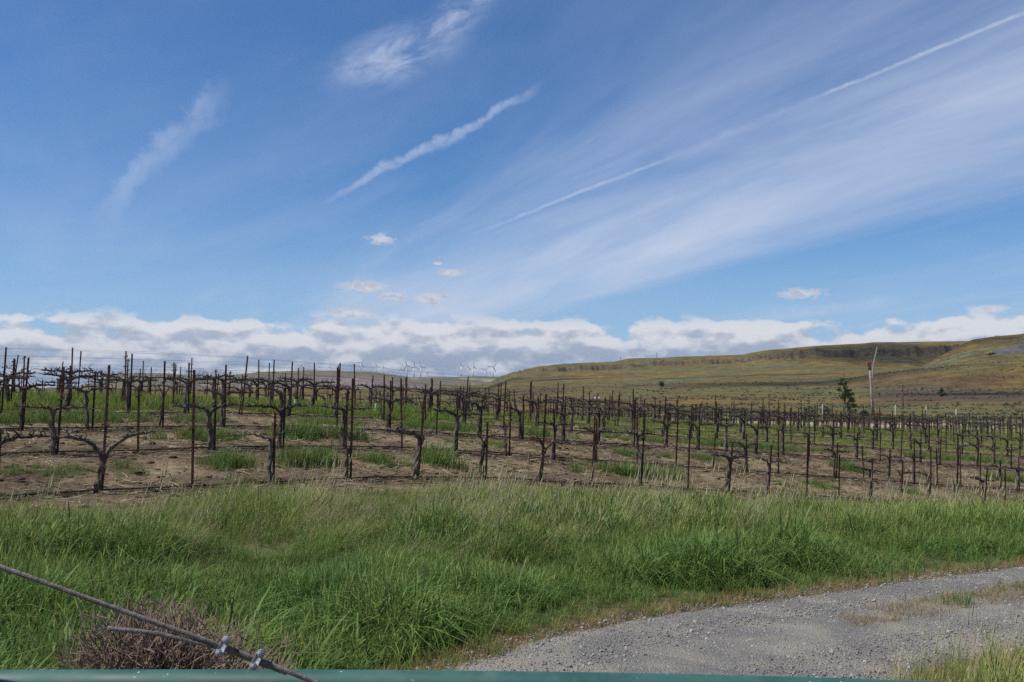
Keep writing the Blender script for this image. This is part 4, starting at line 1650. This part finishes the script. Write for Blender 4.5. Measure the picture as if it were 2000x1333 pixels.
def tree_at(px, dist, H, label, clumps, name='tree', bare_top=0.0, leaf=.16, mat='leaf_dark', seed=3, group=None):
    x, y, z = at(px, dist)
    e = link(name, None, None, (x, y, z))
    tag(e, label, 'tree', group)
    rd = random.Random(seed)
    tb = MB()
    top = H * (1.0)
    pts = wobble_path(rd, (0, 0, -.2), (0.1, 0, top), 8, .05)
    tb.tube(pts, [.16 * H / 8 * (1 - .105 * i) for i in range(9)], 7, .08, rd)
    cr = MB()
    for (cx, cz, rx, rz, n) in clumps:
        c = Vector((cx, rd.uniform(-.3, .3), cz))
        b = pts[min(7, max(1, int((cz - .6) / top * 8)))]
        tb.tube([b, b.lerp(c, .5) + Vector((0, 0, .12)), c], [.05, .035, .015], 5, .1, rd)
        for j in range(max(3, n // 40)):
            cc = c + Vector((rd.gauss(0, rx * .6), rd.gauss(0, rx * .6), rd.gauss(0, rz * .6)))
            leaf_cloud(cr, rd, cc, (rx * .6, rx * .6, rz * .55), 46, leaf)
    if bare_top:
        for k in range(9):
            a = rd.random() * 6.28
            b = pts[6 + k % 3]
            tp = b + Vector((math.cos(a) * .7, math.sin(a) * .7, rd.uniform(.5, 1.0)))
            tb.tube([b, b.lerp(tp, .5), tp], [.03, .02, .008], 4, .1, rd)
    link('trunk', tb.mesh('tree_trunk', 'bark'), e)
    link('crown', cr.mesh('tree_crown', mat), e)
    return e


tree_at(1647, 165, 8.2, 'sparse young tree with bare top twigs left of the frost fan', [(-.5, 6.1, .7, .5, 200), (.35, 5.7, .6, .5, 160), (-.8, 5.1, .6, .45, 160), (.0, 6.8, .4, .4, 120), (.35, 4.5, .6, .5, 240), (-.45, 4.2, .45, .4, 120), (1.0, 4.2, .6, .5, 200), (.9, 3.2, .7, .5, 240), (1.35, 2.6, .6, .5, 240), (1.1, 1.7, .6, .6, 240), (.2, 3.6, .4, .5, 90)], bare_top=1.0)
tree_at(1838, 690, 6.2, 'dark round juniper standing alone on the brown slope at right', [(0, 2.2, 1.6, 1.3, 500), (0, 4.0, 1.1, 1.2, 360), (1.3, 1.2, 1.8, .7, 360), (.1, 5.4, .6, .7, 120)], 'juniper_tree', leaf=.42, seed=5)
tree_at(1291, 1150, 7.0, 'lone dark green tree on the middle of the hillside', [(0, 4.6, 2.4, 1.8, 600), (-1.0, 3.4, 1.6, 1.2, 300), (1.5, 3.2, 1.7, 1.3, 300)], leaf=.55, seed=8)


def bush_at(px, dist, w, h, label, mat='sage_dark', seed=1, name='shrub', group=None, n=260, twiggy=False):
    x, y, z = at(px, dist)
    rd = random.Random(seed)
    e = link(name, None, None, (x, y, z))
    tag(e, label, 'shrub', group)
    st, cr = MB(), MB()
    for k in range(14 if twiggy else 7):
        a = rd.random() * 6.28
        tip = Vector((math.cos(a) * w * .42 * rd.random(), math.sin(a) * w * .42 * rd.random(), h * rd.uniform(.6, 1)))
        st.tube([(0, 0, -.1), tip * .5 + Vector((rd.gauss(0, .05), 0, 0)), tip], [.035, .022, .010], 4, .1, rd)
        leaf_cloud(cr, rd, tip * .85, (w * .22, w * .22, h * .22), n // (14 if twiggy else 7), h * .075 + .03)
    link('stems', st.mesh('shrub_stems', 'cane'), e)
    link('foliage', cr.mesh('shrub_foliage', mat), e)


bush_at(1580, 150, 3.2, 2.3, 'hazy grey-green twiggy willow bush behind the vines', 'sage', 21, twiggy=True, n=330)
bush_at(1612, 152, 2.8, 2.4, 'twiggy bush between willow and young tree behind the vines', 'sage', 22, twiggy=True, n=260)
bush_at(1686, 160, 2.4, 1.7, 'dark leafy bush at the foot of the frost fan', 'sage_dark', 23, n=360)
bush_at(1552, 156, 2.2, 1.5, 'low grey bush left of the willow bush', 'sage', 24, twiggy=True)
k = 0
for px, dist in ((1966, 640), (1990, 655), (1990, 470), (1868, 480), (1911, 420), (1962, 425), (1973, 400)):
    bush_at(px, dist, 3.4, 2.0, '%s dark sagebrush from the left on the brown slope at right' % ordinal(k), 'sage_dark', 30 + k, 'sagebrush', 'dark sagebrush on the right-hand slope', n=160)
    k += 1


def power_pole(px, dist, top, label, pale=False):
    x, y, z = at(px, dist)
    H = zof(top, dist) - z
    e = link('power_pole', None, None, (x, y, z))
    tag(e, label, 'power pole', 'power poles beyond the vines')
    mb = MB()
    mb.tube([(0, 0, -.5), (0, 0, H * .5), (0, 0, H)], [.20, .18, .15], 10)
    link('pole', mb.mesh('pole', 'pole_wood', True), e)
    mb = MB()
    mb.box((0, -.2, H - .25), (2.5, .14, .18))
    link('crossarm', mb.mesh('crossarm', 'pale_post' if pale else 'pole_wood'), e)
    for dx in (-1.1, -.45, .45, 1.1):
        mb = MB()
        mb.tube([(dx, -.2, H - .16), (dx, -.2, H + .02), (dx, -.2, H + .10)], [.05, .08, .04], 8)
        link('insulator', mb.mesh('insulator', 'insulator'), e)
    if pale:
        for dx in (-.75, .75):
            mb = MB()
            mb.tube([(dx, -.25, H - 3.0), (dx, -.25, H - 2.95), (dx, -.25, H - 2.05), (dx, -.25, H - 1.95)], [.20, .27, .27, .18], 12)
            link('transformer', mb.mesh('transformer', 'insulator', True), e)
        mb = MB(); mb.box((0, -.2, H - 2.3), (1.7, .12, .14))
        link('bracket', mb.mesh('bracket', 'pole_wood'), e)
    else:
        mb = MB(); mb.box((.35, -.2, H - 1.3), (.9, .10, .12)); mb.tube([(.8, -.2, H - 1.3), (.8, -.2, H - .9)], .05, 6)
        mb.tube([(-.25, -.1, H - 2.6), (-.25, -.1, H - 1.8)], [.16, .16], 8)
        link('bracket', mb.mesh('bracket', 'pole_wood'), e)


power_pole(1762, 400, 752, 'dark wooden power pole right of the frost fan')
power_pole(1166, 380, 766, 'power pole with two white transformers behind the middle vines', True)

k = 0
for px, dist, top in ((1605, 140, 789), (1747, 138, 791), (1807, 137, 792), (1865, 132, 800), (1999, 128, 806)):
    x, y, z = at(px, dist)
    h = zof(top, dist) - z
    mb = MB()
    mb.tube([(0, 0, -.4), (0, 0, h * .5), (.02, 0, h - .03), (.02, 0, h)], [.10, .095, .09, .06], 9, .05)
    tag(link('fence_post', mb.mesh('fence_post', 'pale_post', True), None, (x, y, z)), 'pale wooden fence post behind the vines, %s from the left' % ordinal(k), 'fence post', 'pale fence posts at the far edge of the vineyard')
    k += 1

for px, hh, lab in ((1283, 15, 'thin radio mast on the mesa crest, the taller one'), (1212, 9, 'small mast on the mesa crest left of the taller one')):
    rbest, ybest = 0, 9e9
    for dist in range(2150, 2750, 10):
        x = (px - 1000) / F * dist
        yy = HOR - (gz(x, dist) - CAMZ) / dist * F
        if yy < ybest: ybest, rbest = yy, dist
    x, y, z = at(px, rbest)
    mb = MB()
    mb.tube([(0, 0, -1), (0, 0, hh * .5), (0, 0, hh)], [.55, .45, .35], 5)
    for q in (.5, .75, .95):
        mb.box((0, 0, hh * q), (2.0, .3, .4))
    tag(link('radio_mast', mb.mesh('radio_mast', 'pole_wood'), None, (x, y, z)), lab, 'mast', 'masts on the mesa crest')


def earthmover():
    x, y, z = at(1936, 1285)
    e = link('earthmover', None, None, (x, y, z + .3), (0, 0, R(8)))
    tag(e, 'tan earthmover parked at the foot of the right-hand hill', 'earthmover')
    mb = MB(); mb.box((-1.2, 0, 2.2), (4.2, 2.6, 1.5)); mb.box((-2.2, 0, 3.1), (2.0, 2.2, .8)); mb.box((-4.2, 0, 1.9), (2.2, 2.2, 1.0))
    link('body', mb.mesh('em_body', 'tan_paint'), e)
    mb = MB(); mb.box((1.2, 0, 3.3), (1.6, 2.0, 1.7))
    link('cab', mb.mesh('em_cab', 'tan_paint'), e)
    mb = MB(); mb.box((4.6, 0, 1.8), (4.2, 2.4, 1.5))
    link('trailer', mb.mesh('em_trailer', 'pole_wood'), e)
    for dx in (-4.3, -.6, 3.6, 5.8):
        for dy in (-1.3, 1.3):
            mb = MB(); mb.tube([(dx, dy - .35, .9), (dx, dy + .35, .9)], .95, 14)
            link('wheel', mb.mesh('em_wheel', 'black_rubber'), e)


earthmover()


def spoil_heap():
    x, y, z = at(1995, 1290)
    u = np.linspace(0, 1, 14); a = np.linspace(0, 2 * math.pi, 40, endpoint=False)
    U, A = np.meshgrid(u, a, indexing='ij')
    rad = 30 * (1 - U) + .3
    Xp = rad * np.cos(A) * 1.5; Yp = rad * np.sin(A) * .8
    Zp = zground(Xp + x, Yp + y) - z + 9.0 * U ** 1.05 - .6 + 1.2 * (fbm(Xp / 6, Yp / 6, 171, 3) - .5)
    me = grid_mesh('gravel_heap', np.stack([Xp, Yp, Zp], -1), 'spoil', wrap=True, smooth=False)
    tag(link('gravel_heap', me, None, (x, y, z)), 'dark grey gravel heap at the foot of the right-hand hill', 'gravel heap')


spoil_heap()


def sage_flat():
    protos = []
    for s in range(5):
        rd = random.Random(400 + s)
        mb = MB()
        leaf_cloud(mb, rd, (0, 0, .36), (.55, .55, .36), 42, .17)
        leaf_cloud(mb, rd, (.2, .1, .30), (.5, .4, .28), 20, .15)
        protos.append(mb.mesh('sagebrush_%d' % s, 'sage' if s < 3 else 'sage_dark'))
    coll = proto_collection('sage_protos', protos)
    N = 34000
    q = rng.uniform(-.60, .60, N)
    d = 150 * np.exp(rng.random(N) ** 1.0 * math.log(1500 / 150))
    X, Y = q * d, d
    a = fbm(X / 60, Y / 35, 181, 3)
    px = 1000 + F * q
    m = (a > 0.50) & (px > 780) & (rng.random(N) < .6)
    X, Y, d = X[m], Y[m], d[m]
    M = len(X)
    s = rng.uniform(.5, 1.5, M) * np.clip(d / 500, .8, 1.6)
    scatter('sagebrush_cover', np.stack([X, Y, zground(X, Y)], -1), np.stack([np.zeros(M), np.zeros(M), rng.uniform(0, 6.28, M)], -1), np.stack([s, s, s * rng.uniform(.6, .9, M)], -1), np.where(rng.random(M) < .72, rng.integers(0, 3, M), rng.integers(3, 5, M)), coll, 'low grey-green sagebrush scattered over the flat and slopes', 'sagebrush')


sage_flat()


def wind_farm():
    rd = random.Random(5)
    tw = MB(); tw.tube([(0, 0, -6), (0, 0, 40), (0, 0, 80)], [3.4, 2.8, 2.1], 10)
    TW = tw.mesh('turbine_tower', 'turbine_white', True)
    na = MB(); na.box((0, 1.6, 81.2), (3.4, 9.0, 3.6)); na.tube([(0, -2.9, 81.2), (0, -5.0, 81.2)], [1.9, .7], 10)
    NA = na.mesh('turbine_nacelle', 'turbine_white')
    bl = MB()
    vs, fs = [], []
    for z, w, th in ((0, 1.8, 1.6), (6, 3.3, 1.3), (22, 2.6, .9), (43, 1.1, .45)):
        vs += [(-w, -th, z), (w, -th, z), (w, th, z), (-w, th, z)]
    for i in range(3):
        for k in range(4):
            fs.append((i * 4 + k, i * 4 + (k + 1) % 4, i * 4 + 4 + (k + 1) % 4, i * 4 + 4 + k))
    fs += [(3, 2, 1, 0), (12, 13, 14, 15)]
    bl.add(vs, fs)
    BL = bl.mesh('turbine_blade', 'turbine_white')
    spots = [(365, 1.0), (379, .8), (589, .9), (617, 1.15), (623, .8), (644, .8), (669, .6), (687, .85), (705, 1.35), (735, 1.05), (749, .95), (765, .6), (783, 1.0), (795, 1.55), (809, 1.5), (822, 1.5), (835, .8), (901, 1.55), (917, 1.25), (924, 1.6), (948, 1.25), (956, .8), (963, 1.6)]
    for i, (px, s) in enumerate(spots):
        dist = 9000 + (1.1 - s) * 500
        dist = max(8500, dist)
        x, y, z = at(px, dist)
        e = link('wind_turbine', None, None, (x, y, z), (0, 0, rd.gauss(.35, .35)))
        k = s * .76
        e.scale = (k * 1.25, k * 1.25, k)
        tag(e, 'white wind turbine on the far ridge, %s from the left' % ordinal(i), 'wind turbine', 'wind turbines on the far ridge')
        link('tower', TW, e)
        link('nacelle', NA, e)
        ph = rd.random() * 2.09
        for b in range(3):
            link('blade', BL, e, (0, -4.0, 81.2), (0, ph + b * 2 * math.pi / 3, 0))


wind_farm()

# ------------------------------------------------------------------ clouds overhead whose shadows lie on the hills
def cloud_over(px, py_dist, w, d, h=1150, seed=0):
    """a flat-based cumulus placed sunward of the patch of land it shades"""
    gx, gy, g = at(px, py_dist)
    k = (h - g) / tosun.z
    cx, cy = gx + tosun.x * k, gy + tosun.y * k
    rd = random.Random(seed)
    nu, nv = 36, 16
    th = np.linspace(0, 2 * math.pi, nu, endpoint=False)
    ph = np.linspace(-math.pi / 2, math.pi / 2, nv)
    P, T = np.meshgrid(ph, th, indexing='ij')
    ux, uy, uz = np.cos(P) * np.cos(T), np.cos(P) * np.sin(T), np.sin(P)
    lump = 0.40 + 1.25 * fbm(ux * 2.2 + uz + seed * 3.1, uy * 2.2 + uz * 1.7, 200 + seed, 4)
    X = ux * w / 2 * lump; Y = uy * d / 2 * lump
    Z = np.where(uz > 0, uz * 120 * lump, uz * 25)
    me = grid_mesh('cloud', np.stack([X, Y, Z], -1), 'cloud_water', wrap=True)
    o = link('cloud', me, None, (cx, cy, h))
    return o


CL = [(1670, 2160, 420, 420, 'over the mesa slope, the roundest'), (1560, 1180, 430, 260, 'over the middle slope, the broadest'), (1475, 1650, 360, 110, 'over the foot of the mesa, long and narrow'),
      (1900, 740, 150, 90, 'over the brown slope, the smallest'), (860, 2050, 420, 420, 'over the far spur, leftmost'), (2010, 1540, 520, 420, 'over the right-hand hill'), (1090, 1850, 260, 80, 'over the mesa nose, thin')]
for i, (px, dd, w, d, where) in enumerate(CL):
    o = cloud_over(px, dd, w, d, seed=i)
    tag(o, 'white cumulus cloud above the view, ' + where, 'cloud', 'clouds above the view')


# ------------------------------------------------------------------ dry bush, gate and cable in the foreground
def tumbleweed():
    x, y = -2.05, 6.0
    z = gz(x, y)
    rd = random.Random(17)
    e = link('dry_bush', None, None, (x, y, z))
    e.scale = (1.22, 1.0, 1.16)
    tag(e, 'dead brown tumbleweed bush in the grass behind the gate', 'bush')
    st = MB()
    tips = []
    for i in range(90):
        a = rd.random() * 6.28; el = rd.uniform(.15, 1.5)
        d = Vector((math.cos(a) * math.cos(el) * .72, math.sin(a) * math.cos(el) * .5, math.sin(el) * .64)) * rd.uniform(.8, 1.05)
        p = [Vector((0, 0, 0)), d * .35 + Vector((0, 0, .05)), d * .72, d]
        st.tube(p, [.010, .007, .005, .003], 4, 0, rd)
        tips += [(d * rd.uniform(.35, 1.0), d.normalized()) for _ in range(42)]
    link('stems', st.mesh('bush_stems', 'dead_twig'), e)
    tw = MB()
    for p, d in tips:
        d2 = (d + Vector((rd.gauss(0, .7), rd.gauss(0, .7), rd.gauss(.2, .6)))).normalized()
        p0 = p + Vector((rd.gauss(0, .05), rd.gauss(0, .05), rd.gauss(0, .04)))
        if p0.z < 0: p0.z = .02
        L = rd.uniform(.05, .14)
        m = p0 + d2 * L * .5 + Vector((rd.gauss(0, .015), rd.gauss(0, .015), rd.gauss(0, .015)))
        tw.tube([p0, m, p0 + d2 * L + Vector((0, 0, rd.uniform(0, .03)))], [.0036, .0030, .0018], 3, 0, rd, cap=False)
    link('twigs', tw.mesh('bush_twigs', 'dead_twig'), e)


tumbleweed()


def pz(px, py, d):
    """world point seen at a photo pixel at depth d (used to set out the gate)"""
    v = pix_dir(px, py)
    k = d / v.y
    return Vector((v.x * k, d, CAMZ + v.z * k))


def gate():
    D = 1.92
    e = link('gate', None, None, (0.3, D, 0.0))
    tag(e, 'green painted pipe gate with a steel bracing cable in the foreground', 'gate')
    e.location = (0.3, D, gz(0.3, D))
    off = Vector(e.location)
    R0 = 0.030
    # slightly bowed top rail
    top = [pz(px, py, D) for px, py in ((-1150, 1318), (-400, 1311), (0, 1309), (350, 1308.5), (700, 1309), (1050, 1312.5), (1350, 1317.5), (1600, 1324), (1800, 1331), (2100, 1343), (2500, 1358))]
    pts = catmull([tuple(p) for p in top], 6)
    mb = MB()
    mb.tube([Vector(p) - off - Vector((0, 0, R0)) for p in pts], R0, 20)
    link('top_rail', mb.mesh('gate_top_rail', 'gate_green', True), e)
    x0, x1 = pts[0][0], pts[-1][0]
    base = off.z
    for hh in (.78, .46, .14):
        mb = MB()
        mb.tube([Vector((x0, D, base + hh)) - off, Vector((x1, D, base + hh)) - off], .024, 14)
        link('rail', mb.mesh('gate_rail', 'gate_green', True), e)
    for xx, zt in ((x0, pts[0][2] - .03), (0.95, None), (x1, pts[-1][2] - .03)):
        if zt is None:
            zt = float(np.interp(xx, pts[:, 0], pts[:, 2])) - .05
        mb = MB()
        mb.tube([Vector((xx, D + .002, base + .10)) - off, Vector((xx, D + .002, zt)) - off], .027, 14)
        link('upright', mb.mesh('gate_upright', 'gate_green', True), e)
    # bracing cable: laid strands along a slightly sagging line in front of the rail
    DC = 1.845
    cab = [pz(px, py, d) for px, py, d in ((-1100, 722, 1.90), (-500, 931, 1.87), (0, 1107, DC), (230, 1190, DC), (433, 1262, DC), (505, 1289, DC - .004), (615, 1333, DC - .012), (900, 1452, 1.84), (1500, 1700, 1.85))]
    line = catmull([tuple(p) for p in cab], 10)
    seg = np.hypot(np.hypot(*(np.diff(line[:, :2], axis=0).T)), np.diff(line[:, 2]))
    s = np.concatenate([[0], np.cumsum(seg)])
    S_ = np.arange(0, s[-1], .006)
    C = np.stack([np.interp(S_, s, line[:, i]) for i in range(3)], -1)

    def strands(Cn, r, nm, parent, pitch=.055):
        mb = MB()
        dd = np.gradient(Cn, axis=0); dd /= np.linalg.norm(dd, axis=1)[:, None]
        a = np.cross(dd, np.array([0, 1, 0.0])); a /= np.linalg.norm(a, axis=1)[:, None]
        b = np.cross(dd, a)
        ph = np.arange(len(Cn)) * .006 / pitch * 2 * math.pi
        for k in range(6):
            q = ph + k * math.pi / 3
            P = Cn + a * (np.cos(q) * r * .63)[:, None] + b * (np.sin(q) * r * .63)[:, None]
            mb.tube((P - np.array(off)).tolist(), r * .40, 5)
        return link(nm, mb.mesh('gate_' + nm, 'cable_steel', True), parent)
    strands(C, .0046, 'cable', e)
    tl = catmull([tuple(pz(px, py, d)) for px, py, d in ((560, 1315, DC + .006), (500, 1293, DC + .004), (436, 1268, DC + .002), (380, 1254, DC), (300, 1237, DC - .004), (205, 1227, DC - .008))], 10)
    s2 = np.concatenate([[0], np.cumsum(np.linalg.norm(np.diff(tl, axis=0), axis=1))])
    S2 = np.arange(0, s2[-1], .006)
    tail = strands(np.stack([np.interp(S2, s2, tl[:, i]) for i in range(3)], -1), .0043, 'cable_tail', e)
    # frayed end
    mb = MB()
    rd = random.Random(3)
    endp = Vector(tl[-1]) - off
    for k in range(9):
        mb.tube([endp + Vector((.006, 0, 0)), endp + Vector((-.006, rd.gauss(0, .003), rd.gauss(0, .003))), endp + Vector((-.014, rd.gauss(0, .005), rd.gauss(0, .005)))], .0009, 4)
    link('frayed_end', mb.mesh('gate_fray', 'cable_steel'), tail)
    # two cable clamps
    for px, py, ax in ((436, 1263, 20.5), (503, 1289, 21.5)):
        c = pz(px, py, DC - .004) - off
        cl = bpy.data.objects.new('cable_clamp', None)
        col.objects.link(cl)
        cl.parent = e
        cl.location = c
        cl.rotation_euler = (R(-18), R(ax + 6), 0)
        # local x along the cable, z across it, -y towards the viewer
        mb = MB()
        vs, fs = [], []
        n = 16
        for lay, (yy, gx, gz_) in enumerate(((.004, .0085, .0185), (-.004, .0095, .0200), (-.0095, .0080, .0180))):
            for k in range(n):
                a = 2 * math.pi * k / n
                ca, sa = math.cos(a), math.sin(a)
                pinch = 1 - .28 * math.exp(-(sa / .45) ** 2)
                vs.append((math.copysign(abs(ca) ** .7, ca) * gx * pinch, yy, math.copysign(abs(sa) ** .8, sa) * gz_))
        for l in range(2):
            for k in range(n):
                fs.append((l * n + k, l * n + (k + 1) % n, (l + 1) * n + (k + 1) % n, (l + 1) * n + k))
        fs.append(tuple(range(n))); fs.append(tuple(2 * n + k for k in range(n - 1, -1, -1)))
        mb.add(vs, fs)
        link('saddle', mb.mesh('clamp_saddle', 'galvanised', True), cl)
        mb = MB()
        pts2 = [(0, -.020, .0125), (0, .002, .0125)] + [(0, .004 + .0105 * math.sin(q), .0125 * math.cos(q)) for q in np.linspace(.2, math.pi - .2, 9)] + [(0, .002, -.0125), (0, -.020, -.0125)]
        mb.tube(pts2, .0032, 8)
        link('u_bolt', mb.mesh('clamp_u_bolt', 'galvanised', True), cl)
        for zz in (.0125, -.0125):
            mb = MB()
            mb.tube([(0, -.0095, zz), (0, -.0160, zz), (0, -.0172, zz)], [.0066, .0066, .0055], 6)
            mb.tube([(0, -.016, zz), (0, -.0215, zz), (0, -.0228, zz)], [.0036, .0036, .002], 10)
            link('nut', mb.mesh('clamp_nut', 'galvanised'), cl)
    # the post the gate hangs on, left of the view
    px0 = x0 - .16
    mb = MB()
    mb.tube([(px0, D, gz(px0, D) - .4), (px0, D, 1.0), (px0, D, 2.05), (px0, D, 2.07)], [.075, .075, .075, .05], 18)
    tag(link('gate_post', mb.mesh('gate_post', 'gate_green', True)), 'green pipe gate post left of the view, carrying the cable', 'gate post')


gate()


def haze():
    m = bpy.data.materials.new('haze')
    m.use_nodes = True
    t = m.node_tree
    t.nodes.clear()
    out = t.nodes.new('ShaderNodeOutputMaterial')
    pv = t.nodes.new('ShaderNodeVolumePrincipled')
    pv.inputs['Color'].default_value = (0.80, 0.86, 0.95, 1)
    pv.inputs['Density'].default_value = HAZE
    pv.inputs['Anisotropy'].default_value = 0.2
    t.links.new(pv.outputs[0], out.inputs['Volume'])
    mb = MB()
    mb.box((0, 0, (420 - 500) / 2), (34000, 34000, 920))
    me = bpy.data.meshes.new('haze')
    me.from_pydata(mb.v, [], mb.f)
    me.materials.append(m)
    tag(link('haze', me), 'thin dry air haze between the camera and the far ridge', 'haze', kind='stuff')


HAZE = 2.0e-5
haze()
